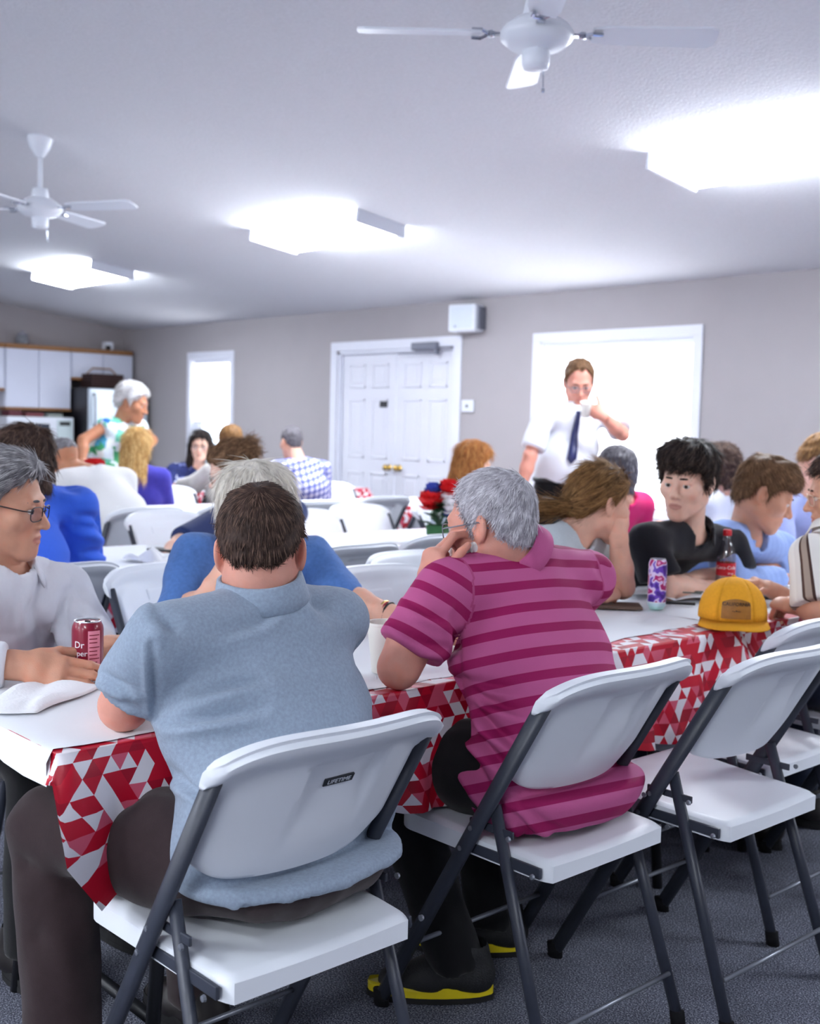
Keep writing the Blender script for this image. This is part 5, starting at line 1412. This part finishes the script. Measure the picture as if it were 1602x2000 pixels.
# ---- 14 standing man drinking
SM = 6.92
rt, HD, J = person('standing man in a white short-sleeved shirt and dark tie drinking from a cup', dict(
    pelvis=at(1098, 948, 6.98), neck=at(1127, 800, SM), head=at(1131, 748, SM-.02), hfwd=(.70, -.66, -.42), hup=(.3, -.28, 1), face=-43, fat=1.06, sw=.20, shR=at(1062, 812, SM-.06), shL=at(1190, 812, SM+.04), stand=True, near=1, skin=SK_pink, glasses=M_closer, hipw=1.34, belly=.05, hs=1.05,
    hair=dict(m=HR_mid, line='receding', thick=.009, top=.008, n=900, slen=.02), armR=dict(elbow=at(1036, 890, SM-.12), wrist=at(1016, 962, SM-.10), hand=dict(d=(.0, 0, -1), n=(-.7, .6, 0))),
    armL=dict(elbow=at(1216, 848, SM-.12), wrist=at(1176, 812, SM-.26), hand=dict(d=(-.66, -.45, .42), n=(-.45, .35, .2), curl=(40, 42, 45, 48), thumb=(45, 25))),
    shirt=dict(m=T_white, sleeve=.82, of=.014, flare=.016, hem=.02, collar=dict(h=.034, open=50), ripple=.003), trousers=dict(m=T_black, waist=.06)))
cup_c = at(1144, 797, SM-.30)
SV = J['V']; pts = []; ws = []
for i, s in enumerate(np.linspace(.455, .14, 12)):
    m_ = (np.abs((SV-J['pel']) @ J['lt']) < .035) & (np.abs((SV-J['pel']) @ J['an'] - s) < .016); q = SV[m_] @ J['ft'] if m_.any() else np.array([.1])
    base = J['pel'] + J['an']*s; pts.append(base + J['ft']*(q.max() - base @ J['ft'] + .005)); ws.append(.016 if i == 0 else .012+.0016*i if i < 11 else .004)
v = []; fc = []
for p, w_ in zip(pts, ws):
    for sg in (-1, 1):
        for k in (0, 1): v.append(p + J['lt']*w_*sg + J['ft']*.005*k)
for i in range(len(pts)-1):
    for a_, b_ in ((0, 1), (1, 3), (3, 2), (2, 0)): fc.append((4*i+a_, 4*i+b_, 4*i+4+b_, 4*i+4+a_))
wobj('necktie', pydata('necktie', v, fc), mat('navy_silk_tie', (28, 34, 84), .4), rt)
bl_ = MB(); c_ = J['pel'] + J['an']*.035
bl_.tube([c_ + J['lat']*math.cos(q)*.172 + J['f']*math.sin(q)*.134 for q in np.linspace(0, 2*math.pi, 33)], .016, 8, False); wobj('belt', bl_.mesh('belt'), M_black, rt)

# ---- 15 ponytail
rt, HD, J = person('girl with a low light-brown ponytail in a pale grey tee, hand to her face', dict(
    pelvis=(-2.84, 2.82, .56), neck=at(1122, 1050, 3.60), head=at(1172, 984, 3.62), hfwd=(.30, .92, -.22), hup=(.10, .20, 1), face=8, twist=20, fat=.92, sw=.165, shR=at(1066, 1066, 3.48), shL=at(1172, 1072, 3.76), near=2, skin=SK_fair, armr=.92, bust=True, hs=.95,
    hair=dict(m=HR_dkblond, line='pulled', thick=.010, top=.006, n=6000, slen=.055, swid=.0010, flow='tie', tie=(-.004, -.112, -.031), slift=.03, mess=.05, extra=[('ponytail', [RC((-.005, -.105, -.030), (-.03, -.150, -.050), .022, .026), RC((-.03, -.150, -.050), (-.05, -.235, -.075), .026, .020), RC((-.05, -.235, -.075), (-.06, -.30, -.105), .020, .009)], .012, None)], extra_flow=dict(flow='back', mess=.06, slen=.07)),
    armL=dict(elbow=at(1216, 1146, 3.66), wrist=at(1208, 1044, 3.60), hand=dict(d=(-.10, -.15, 1), n=(-.75, .3, .0), curl=(50, 60, 66, 70), thumb=(30, 30))),
    armR=dict(elbow=at(1098, 1150, 3.46), wrist=at(1160, 1160, 3.60), hand=dict(d=(.3, .9, .1), n=(-.6, .3, -.6), curl=(70, 74, 76, 78), thumb=(20, 45))),
    shirt=dict(m=T_tee, sleeve=.66, of=.012, flare=.012, ripple=.0025), trousers=dict(m=T_jean)))
# hair tie
c = HD.w((-.004, -.108, -.031)); ax = HD.d((-.3, -.9, -.3)); tt = MB()
u_ = _n(np.cross(ax, (0, 0, 1))); w_ = np.cross(_n(ax), u_); tt.tube([c + .021*(u_*math.cos(q)+w_*math.sin(q)) for q in np.linspace(0, 2*math.pi, 17)], .005, 6, False); wobj('hair_tie', tt.mesh('hair_tie'), M_black, rt)

# ---- 16 young man in black
person('young man with dark tousled hair in a black polo, arms on the table', dict(
    pelvis=(-2.86, 3.44, .56), neck=at(1352, 1040, 3.98), head=at(1342, 942, 3.90), hfwd=(.20, -.97, -.13), hup=(.10, -.22, 1), face=-10, twist=-10, fat=1.04, sw=.20, shR=at(1262, 1058, 3.84), shL=at(1428, 1066, 4.16), near=2, skin=SK_pale, hs=1.0, gaze=(-.15, -.05), armr=1.04,
    hair=dict(m=HR_black, line='mop', thick=.013, top=.014, front=.014, side=.005, n=7500, slen=.036, swid=.0010, slift=.10, mess=.20, comb=.25, combx=.35, crown=(.01, -.05, .125)),
    armR=dict(elbow=at(1296, 1148, 3.82), wrist=at(1392, 1150, 3.98), hand=dict(d=(.2, .95, -.05), n=(-.2, .05, -1), curl=(30, 34, 36, 38))), armL=dict(elbow=at(1440, 1128, 4.14), wrist=at(1376, 1126, 4.06), hand=dict(d=(-.2, -.95, 0), n=(0, 0, -1), curl=(40, 44, 46, 48))),
    shirt=dict(m=T_blackpolo, sleeve=.80, of=.012, flare=.014, vneck=.10, collar=dict(h=.036, open=80), ripple=.003, seed=12), trousers=dict(m=T_jean)))

# ---- 17 pink
person('person with short dark grey hair in a hot pink top, back turned', dict(
    pelvis=(-3.52, 4.28, .56), neck=at(1216, 972, 5.24), head=at(1203, 930, 5.30), hfwd=(-.92, .35, -.1), face=175, fat=1.0, sw=.17, near=1, skin=SK_fair, hair=dict(m=HR_salt, line='fringe', thick=.014, top=.010, n=1200, slen=.03), shirt=dict(m=T_pink, sleeve=.8), trousers=dict(m=T_jean)))
# ---- 18 curly
person('person with curly brown hair in an off-white top, back turned', dict(
    pelvis=(-3.46, 5.10, .56), neck=at(1404, 962, 5.86), head=at(1400, 922, 5.90), hfwd=(-.95, .1, -.1), face=178, fat=1.0, sw=.175, near=1, skin=SK_fair, hair=dict(m=HR_brown, line='fringe', thick=.020, top=.012, back=.008, n=1500, slen=.02, mess=1.2, slift=.9, wave=.004), shirt=dict(m=T_cream, sleeve=.9), trousers=dict(m=T_jean)))
# ---- 19 pale blue shirt
person('young man with a brown fringe in a pale blue shirt looking down', dict(
    pelvis=(-2.88, 3.98, .56), neck=at(1462, 1050, 4.30), head=at(1494, 966, 4.22), hfwd=(.74, .50, -.42), hup=(.42, .30, 1), face=0, fat=.98, sw=.18, shR=at(1408, 1052, 4.16), shL=at(1526, 1074, 4.46), near=2, skin=SK_mid, hs=1.02, gaze=(0, -.5),
    hair=dict(m=HR_mid, line='mop', thick=.010, top=.010, front=.014, n=7500, slen=.030, swid=.0009, slift=.06, mess=.11, comb=.55, crown=(.01, -.06, .12)),
    armR=dict(elbow=at(1428, 1136, 4.12), wrist=at(1530, 1134, 4.26), hand=dict(d=(.4, .85, 0), n=(0, 0, -1))), armL=dict(elbow=at(1570, 1120, 4.46), wrist=at(1510, 1112, 4.40)),
    shirt=dict(m=T_sky, sleeve=1.92, of=.016, vneck=.16, collar=dict(h=.036, open=90), ripple=.0035, seed=14), trousers=dict(m=T_jean)))
# ---- 20 lavender
person('person in a lavender shirt at the right edge, behind the pale blue shirt', dict(
    pelvis=(-2.92, 5.06, .56), neck=at(1570, 970, 5.32), head=at(1604, 906, 5.28), hfwd=(.6, .2, -.5), face=0, fat=1.08, sw=.20, near=1, skin=SK_fair, hair=dict(m=HR_dkblond, line='short', thick=.012, top=.01), shirt=dict(m=T_lav, sleeve=1.9, of=.016, ripple=.004), trousers=dict(m=T_jean)))
# ---- 21 striped shirt at the right edge
person('man in a brown and cream striped shirt with pale glasses at the right edge', dict(
    pelvis=(-1.50, 3.40, .57), neck=at(1628, 1052, 3.52), head=at(1644, 966, 3.56), hfwd=(-.80, -.60, -.18), hup=(-.1, -.1, 1), face=182, fat=1.08, sw=.20, shL=at(1586, 1090, 3.38), near=2, skin=SK_mid, glasses=mat('clear_amber_frame', (222, 190, 160), .3),
    hair=dict(m=HR_brown, line='short', thick=.012, top=.012, n=2500), armL=dict(elbow=at(1600, 1188, 3.32), wrist=at(1562, 1184, 3.42), hand=dict(d=(-.75, .1, .0), n=(0, .3, -1), curl=(60, 64, 66, 68), thumb=(20, 45))),
    shirt=dict(m=T_vstripe, sleeve=.94, of=.016, flare=.020, collar=dict(h=.034)), trousers=dict(m=T_jean)))
# ================================================================== things on the tables
TT = TH + .0085          # top of the paper
M_alu = mat('bare_aluminium', (205, 207, 212), .25, metal=.9)
def ontable(px, py, z=TT):
    d = CF + (px-801)/FPX*CR - (py-1000)/FPX*CU; t = (z-CAM[2])/d[2]; return CAM + t*d
def bend(me, r, z0):
    """wrap a flat text mesh (x right, y up) round a cylinder of radius r; faces -y"""
    for v in me.vertices:
        a = v.co.x/r; rr = r + .0004 + v.co.z; v.co = (rr*math.sin(a), -rr*math.cos(a), z0 + v.co.y)
    return me
def band(r0, r1, z0, z1, a0, a1, n=14, off=.0004):
    v = []; f = []
    for i in range(n+1):
        a = a0+(a1-a0)*i/n
        for (r, z) in ((r0, z0), (r1, z1)): v.append(((r+off)*math.sin(a), -(r+off)*math.cos(a), z))
    for i in range(n): f.append((2*i, 2*i+2, 2*i+3, 2*i+1))
    return pydata('print', v, f)
def can(p, rz, label, h, r, m, seed=0):
    t = thing('drink_can', label, 'can', p, rz)
    k = h
    MB().lathe([(r*.72, 0), (r*.80, .004), (r*.99, .012), (r, .016), (r, h-.018), (r*.96, h-.010), (r*.84, h-.002)], 36).build('can_body', m, t, autosmooth=.9)
    MB().lathe([(r*.84, h-.002), (r*.86, h+.001), (r*.80, h+.001), (r*.78, h-.004), (.002, h-.004)], 36, cap=False).build('can_lid', M_alu, t, True)
    MB().box((-.007, -.012, h-.004), (.007, .010, h-.002), .001).build('pull_tab', M_alu, t)
    return t
M_maroon = mat('maroon_can_print', (132, 10, 44), .28, .5, coat=.3)
M_pinkpanel = mat('pink_panel_print', (236, 150, 170), .4); M_whitep = mat('white_print', (244, 240, 244), .4)
cp = at(170, 1320, 2.46); cp[2] = TT; cp = ontable(171, 1322)
hz = math.atan2(-cp[1], -cp[0]) + math.pi/2        # print turned to the viewer
cn = can(cp, hz, 'maroon soda can held by the white-shirted man', .122, .033, M_maroon)
mesh_obj('nutrition_panel', band(.033, .033, .022, .104, .02, .85), M_pinkpanel, cn)
for i, z in enumerate((.094, .086, .078, .068, .060, .052, .044, .036, .028)):
    mesh_obj('panel_line', band(.0334, .0334, z, z+.0022, .10, .62 if i % 3 else .78), M_maroon, cn)
tm = bend(text_mesh('Dr', .020), .033, .074); o = mesh_obj('lettering', tm, M_whitep, cn); o.rotation_euler = (0, 0, -.55)
tm = bend(text_mesh('Pepper', .017), .033, .056); o = mesh_obj('lettering', tm, M_whitep, cn); o.rotation_euler = (0, 0, -.75)
# tall slim energy can: purple, pink and white splashes
M_energy, nt, b = nodes('violet_pink_can_print'); L = nt.links.new; tc = N(nt, 'ShaderNodeTexCoord'); vo = N(nt, 'ShaderNodeTexNoise'); vo.inputs['Scale'].default_value = 34; vo.inputs['Detail'].default_value = 1; L(tc.outputs['Object'], vo.inputs['Vector'])
sz = N(nt, 'ShaderNodeSeparateXYZ'); L(tc.outputs['Object'], sz.inputs[0])
r1 = ramp(nt, [(0, (66, 30, 140)), (.42, (110, 70, 190)), (.49, (226, 208, 244)), (.56, (176, 20, 110)), (.66, (236, 160, 206))]); L(vo.outputs['Fac'], r1.inputs[0])
r2 = ramp(nt, [(0, (176, 222, 214)), (.12, (196, 222, 234)), (.16, (255, 255, 255))], 'LINEAR'); L(math_n(nt, 'DIVIDE', sz.outputs[2], .158), r2.inputs[0])
mx = N(nt, 'ShaderNodeMix', data_type='RGBA'); L(math_n(nt, 'LESS_THAN', sz.outputs[2], .024), mx.inputs[0]); L(r1.outputs[0], mx.inputs[6]); L(r2.outputs[0], mx.inputs[7]); L(mx.outputs[2], b.inputs['Base Color']); b.inputs['Roughness'].default_value = .3
can(ontable(1282, 1189), .4, 'tall slim purple and pink energy drink can', .157, .0285, M_energy)
# clear bottle with red label and cap
bp_ = ontable(1416, 1156); bt = thing('soda_bottle', 'clear plastic soda bottle with red label and red cap', 'bottle', bp_, math.atan2(-bp_[1], -bp_[0]) + math.pi/2)
M_pet = clear_mat('clear_pet', .16, (226, 222, 226), .08)
MB().lathe([(.020, .0), (.030, .004), (.033, .02), (.033, .058), (.0325, .108), (.033, .118), (.0305, .140), (.022, .168), (.014, .186), (.0125, .196), (.0125, .205)], 32).build('bottle_shell', M_pet, bt, True)
M_red = mat('cola_red', (206, 14, 36), .35)
MB().lathe([(.0334, .060), (.0334, .104)], 36, cap=False).build('bottle_label', M_red, bt, True)
tm = bend(text_mesh('Coca-Cola', .017), .0335, .088); mesh_obj('lettering', tm, M_whitep, bt)
tm = bend(text_mesh('20 oz', .009), .0335, .068); o = mesh_obj('lettering', tm, M_whitep, bt); o.rotation_euler = (0, 0, .5)
MB().lathe([(.0145, .198), (.0148, .200), (.0148, .216), (.013, .219), (.001, .2195)], 24).build('bottle_cap', M_red, bt, autosmooth=.8)
# yellow cap with a leather patch
M_yel = mat('mustard_cotton', (226, 160, 44), .8, .15, noise=.08, nscale=120, bump=.3, bscale=600)
M_lea = mat('tan_leather_patch', (150, 98, 22), .55, noise=.15, nscale=90); M_leadk = mat('burnt_lettering', (44, 22, 6), .6)
hp = ontable(1430, 1219); hp[2] = TT; ht = thing('baseball_cap', 'mustard yellow cap with a brown leather patch on the table edge', 'cap', hp, math.atan2(-hp[1], -hp[0]) + math.pi/2 + .10)
def cap_pt(a, t):      # front of the cap faces -y
    r = .098; e = math.sin(t*math.pi/2); cz = math.cos(t*math.pi/2)
    y = -math.cos(a)*r*1.06*e; x = math.sin(a)*r*e
    hgt = .118 + .022*max(0, math.cos(a))*e*(1-e*.35)
    return (x, y, .020 + hgt*cz**.85)
for g in range(6):
    v = []; f = []; n, m_ = 8, 12
    for i in range(n+1):
        a = (g+i/n)*math.pi/3 - math.pi/6
        for j in range(m_+1):
            p = np.array(cap_pt(a, max(.02, j/m_))); pin = 1 - .012*(math.exp(-((i/n)/.12)**2)+math.exp(-((1-i/n)/.12)**2)); v.append((p[0]*pin, p[1]*pin, p[2]))
    for i in range(n):
        for j in range(m_): a_ = i*(m_+1)+j; f.append((a_, a_+1, a_+m_+2, a_+m_+1))
    o = MB().add(v, f).build('crown_panel', M_yel, ht, True); md = o.modifiers.new('thick', 'SOLIDIFY'); md.thickness = .002
MB().lathe([(.001, .006), (.006, .004), (.007, 0), (.003, -.002)], 12, (0, 0, .138)).build('top_button', M_yel, ht, True)
v = []; f = []
for i in range(25):
    a = -1.25+2.5*i/24
    for (k, dz) in ((1.0, .0), (1.0, -.006)): pass
    x0, y0 = math.sin(a)*.098, -math.cos(a)*.104; x1, y1 = math.sin(a)*.108, -math.cos(a)*.104-.068*math.cos(a*.95)
    for (x, y, z) in ((x0, y0, .022), (x1*.98, y1, .013-.010*abs(math.sin(a))), (x1*.98, y1, .009-.009*abs(math.sin(a))), (x0, y0, .016)): v.append((x, y, max(.0005, z)))
for i in range(24):
    for k in range(4): f.append((4*i+k, 4*i+(k+1) % 4, 4*i+4+(k+1) % 4, 4*i+4+k))
MB().add(v, f).build('brim', M_yel, ht, True)
# the patch, wrapped on the front panel
v = []; f = []; n = 16
for i in range(n+1):
    u = -1+2*i/n; a = u*.42
    ztop = .086 - .010*abs(u)**2; zb_ = .030 + .0*u
    for k in range(5):
        z = zb_+(ztop-zb_)*k/4
        t_ = 1.0
        lo_, hi_ = .02, 1.0
        for _ in range(22):
            md_ = (lo_+hi_)/2
            if cap_pt(a, md_)[2] > z: lo_ = md_
            else: hi_ = md_
        p = np.array(cap_pt(a, lo_)); out = np.array([math.sin(a), -math.cos(a), .35]); v.append(p + out*.0035)
for i in range(n):
    for k in range(4): a_ = i*5+k; f.append((a_, a_+5, a_+6, a_+1))
MB().add(v, f).build('leather_patch', M_lea, ht, True)
def patch_text(txt, size, zc):
    me = text_mesh(txt, size)
    for q in me.vertices:
        a = q.co.x/.098; z = zc+q.co.y; lo_, hi_ = .02, 1.0
        for _ in range(20):
            md_ = (lo_+hi_)/2
            if cap_pt(a, md_)[2] > z: lo_ = md_
            else: hi_ = md_
        p = np.array(cap_pt(a, lo_)); q.co = p + np.array([math.sin(a), -math.cos(a), .35])*(.0042+q.co.z)
    mesh_obj('patch_lettering', me, M_leadk, ht)
patch_text('CALIFORNIA', .0140, .071); patch_text('~•~', .016, .052)
# foam cup by the grey man
def cup(p, label, s=1.0, rz=0.0):
    t = thing('paper_cup', label, 'cup', p, rz)
    MB().lathe([(.028*s, 0), (.0295*s, .001), (.041*s, .105*s), (.0435*s, .106*s), (.0435*s, .111*s), (.0395*s, .111*s), (.0275*s, .006), (.001, .006)], 32).build('cup_wall', mat('white_foam_cup', (240, 238, 230), .6), t, autosmooth=.9)
    return t
cup(ontable(752, 1312), 'white foam cup between the two men on the near table', 1.02)
c2 = cup(cup_c - np.array([0, 0, .05]), 'white paper cup held to the standing man\'s mouth', .80); c2.rotation_euler = (.25, .25, 0)
# crumpled napkin at the near corner
def crumple(name, c, sx_, sy_, hgt, seed, label, m, cat='napkin', n=16):
    r = np.random.default_rng(seed); ph = r.random(8)*6.28; v = []; f = []
    for j in range(n+1):
        for i in range(n+1):
            u, w_ = i/n*2-1, j/n*2-1
            ed = 1 - max(abs(u), abs(w_))**4
            zz = hgt*(.25+.75*abs(math.sin(2.1*u+1.7*w_+ph[0])*math.cos(1.3*u-2.4*w_+ph[1])))*max(.08, ed)
            rr = 1 + .12*math.sin(3*math.atan2(w_, u)+ph[2])
            v.append((u*sx_*rr, w_*sy_*rr, zz+.002))
    for j in range(n):
        for i in range(n): a_ = j*(n+1)+i; f.append((a_, a_+1, a_+n+2, a_+n+1))
    o = MB().add(v, f).build(name, m, None, True); md = o.modifiers.new('thick', 'SOLIDIFY'); md.thickness = .0012
    o.location = tuple(c); o.rotation_euler = (0, 0, r.random()*3); return tag(o, label, cat)
M_nap = mat('soft_white_tissue', (246, 247, 250), .8, .1, bump=.3, bscale=120)
crumple('paper_napkin', ontable(70, 1362), .13, .075, .022, 3, 'crumpled white napkin on the near corner of the table', M_nap)
crumple('paper_napkin', ontable(300, 1096), .09, .07, .05, 5, 'grey-white napkin by the hand on the second-row table', M_nap)
# open booklet, papers, phone, pen, notebook at the young people's end
bk_ = thing('open_booklet', 'open white booklet in front of the young man in black', 'booklet', ontable(1325, 1166), .5)
for s in (-1, 1):
    v = []; f = []; n = 10
    for i in range(n+1):
        x = s*.15*i/n; z = .028*math.sin(min(1, i/n*1.2)*math.pi*.55)*(1-.6*i/n)
        for y in (-.10, .10): v.append((x, y, z+.002))
    for i in range(n): f.append((2*i, 2*i+2, 2*i+3, 2*i+1) if s > 0 else (2*i, 2*i+1, 2*i+3, 2*i+2))
    o = MB().add(v, f).build('page', M_nap, bk_, True); md = o.modifiers.new('thick', 'SOLIDIFY'); md.thickness = .002
    for k in range(2):
        MB().box((s*.05-.03, -.07+k*.07, .024-.004*k), (s*.05+.03, -.05+k*.07, .0265-.004*k)).build('printed_photo', mat('dark_green_print', (60, 74, 66), .5), bk_)
def slab(name, c, w, d, h, rz, label, cat, m):
    o = MB().box((-w/2, -d/2, 0), (w/2, d/2, h), min(h*.4, .003)).build(name, m); o.location = tuple(c); o.rotation_euler = (0, 0, rz); return tag(o, label, cat)
slab('notebook', ontable(1205, 1186), .15, .10, .010, .75, 'brown notebook beside the ponytailed girl\'s elbow', 'notebook', mat('brown_notebook_cover', (104, 84, 72), .6))
slab('mobile_phone', ontable(1478, 1167), .14, .068, .009, .9, 'black phone lying behind the yellow cap', 'phone', M_black)
slab('pen', ontable(1318, 1181), .13, .010, .010, .7, 'dark pen lying in front of the booklet', 'pen', M_black)
slab('mobile_phone', ontable(325, 1076), .15, .075, .009, .4, 'dark phone on the second-row table by the navy sleeve', 'phone', M_black)
slab('paper_plate', ontable(1550, 1142), .20, .16, .004, .3, 'white paper lying by the pale blue sleeves', 'paper', M_nap)
# flowers: red roses, blue and white blooms, green leaves in a small pot
M_rose = mat('red_rose_petal', (214, 16, 24), .6); M_blu = mat('blue_petal', (58, 76, 170), .6); M_whi = mat('white_petal', (240, 236, 240), .6); M_leaf = mat('dark_leaf', (28, 70, 40), .55); M_pot = mat('green_floral_foam', (40, 92, 52), .8)
def bloom(parent, name, c, r, m, seed):
    R_ = random.Random(seed); mb = MB()
    for ring, (k, sp, rr) in enumerate(((3, .15, .75), (5, .35, .9), (6, .62, 1.0), (7, .95, .95), (6, 1.35, .7))):
        for i in range(k):
            a = 2*math.pi*i/max(1, k) + ring*.5 + R_.random()*.3; t = sp
            d = np.array([math.cos(a)*math.sin(t), math.sin(a)*math.sin(t), math.cos(t)]); s = np.array([-math.sin(a), math.cos(a), 0]); n_ = np.cross(d, s)
            v = []; f = []
            for j in range(4):
                q = j/3; w_ = r*.55*rr*math.sin(math.pi*(.18+.62*q))
                for e in (-1, 0, 1): v.append(np.array(c) + d*r*rr*q + s*w_*e - n_*(r*.16*(1-abs(e))*math.sin(q*3)) + np.array([0, 0, .006*ring*-1]))
            for j in range(3):
                for e in range(2): f.append((3*j+e, 3*j+e+1, 3*j+e+4, 3*j+e+3))
            mb.add(v, f)
    return mb.build(name, m, parent, True)
def bouquet(p, label, s, kinds, seed):
    t = thing('rose_bouquet', label, 'flowers', p, 0, 'red white and blue centrepieces'); R_ = random.Random(seed)
    MB().lathe([(.035*s, 0), (.045*s, .005), (.05*s, .06*s), (.047*s, .065*s)], 18).build('pot', M_pot, t, True)
    for i, (dx, dy, h, r, kd) in enumerate(kinds):
        m = dict(r=M_rose, b=M_blu, w=M_whi)[kd]
        MB().tube([(0, 0, .05*s), (dx*s*.5, dy*s*.5, h*s*.6), (dx*s, dy*s, h*s)], .003*s, 6).build('stem', M_leaf, t)
        bloom(t, {'r': 'rose', 'b': 'blue_flower', 'w': 'white_flower'}[kd], (dx*s, dy*s, h*s), r*s, m, seed*10+i)
    for i in range(22):
        a = i*.9+R_.random(); l = (.06+.04*R_.random())*s; z = (.055+.085*R_.random())*s; d = np.array([math.cos(a), math.sin(a), .3]); sd = np.array([-math.sin(a), math.cos(a), 0])
        b0 = np.array([0, 0, z]); v = [b0, b0+d*l*.5+sd*l*.22, b0+d*l, b0+d*l*.5-sd*l*.22, b0+d*l*.5+np.array([0, 0, .008*s])]
        MB().add(v, [(0, 1, 4), (1, 2, 4), (2, 3, 4), (3, 0, 4)]).build('leaf', M_leaf, t)
    return t
q_ = CR[:2]
def off(a, h, r, k): return (q_[0]*a, q_[1]*a, h, r, k)
bouquet((-3.95, 3.83, TT), 'red roses with blue and white blooms, left of the silver-haired man', 1.25, [off(.035, .20, .055, 'r'), off(-.03, .145, .07, 'r'), off(.03, .155, .05, 'w'), off(-.025, .195, .045, 'b'), off(.05, .12, .055, 'b'), (.05, .02, .13, .05, 'w')], 1)
bouquet((-6.05, 3.12, TT), 'single red rose with blue blooms in front of the bald man\'s white shirt', 1.25, [off(.0, .20, .075, 'r'), off(.055, .15, .05, 'b'), off(-.05, .16, .05, 'b'), off(-.02, .17, .05, 'w')], 2)
bouquet((-6.28, 4.56, TT), 'red and white flowers in front of the plaid shirt', 1.15, [off(-.045, .19, .06, 'r'), off(.05, .165, .055, 'r'), off(.01, .135, .07, 'w'), off(-.05, .15, .045, 'b')], 3)
bouquet((-4.25, 4.52, TT), 'red flower showing above the silver hair, by the window', 1.1, [off(.0, .24, .055, 'r'), off(.03, .19, .05, 'w')], 4)
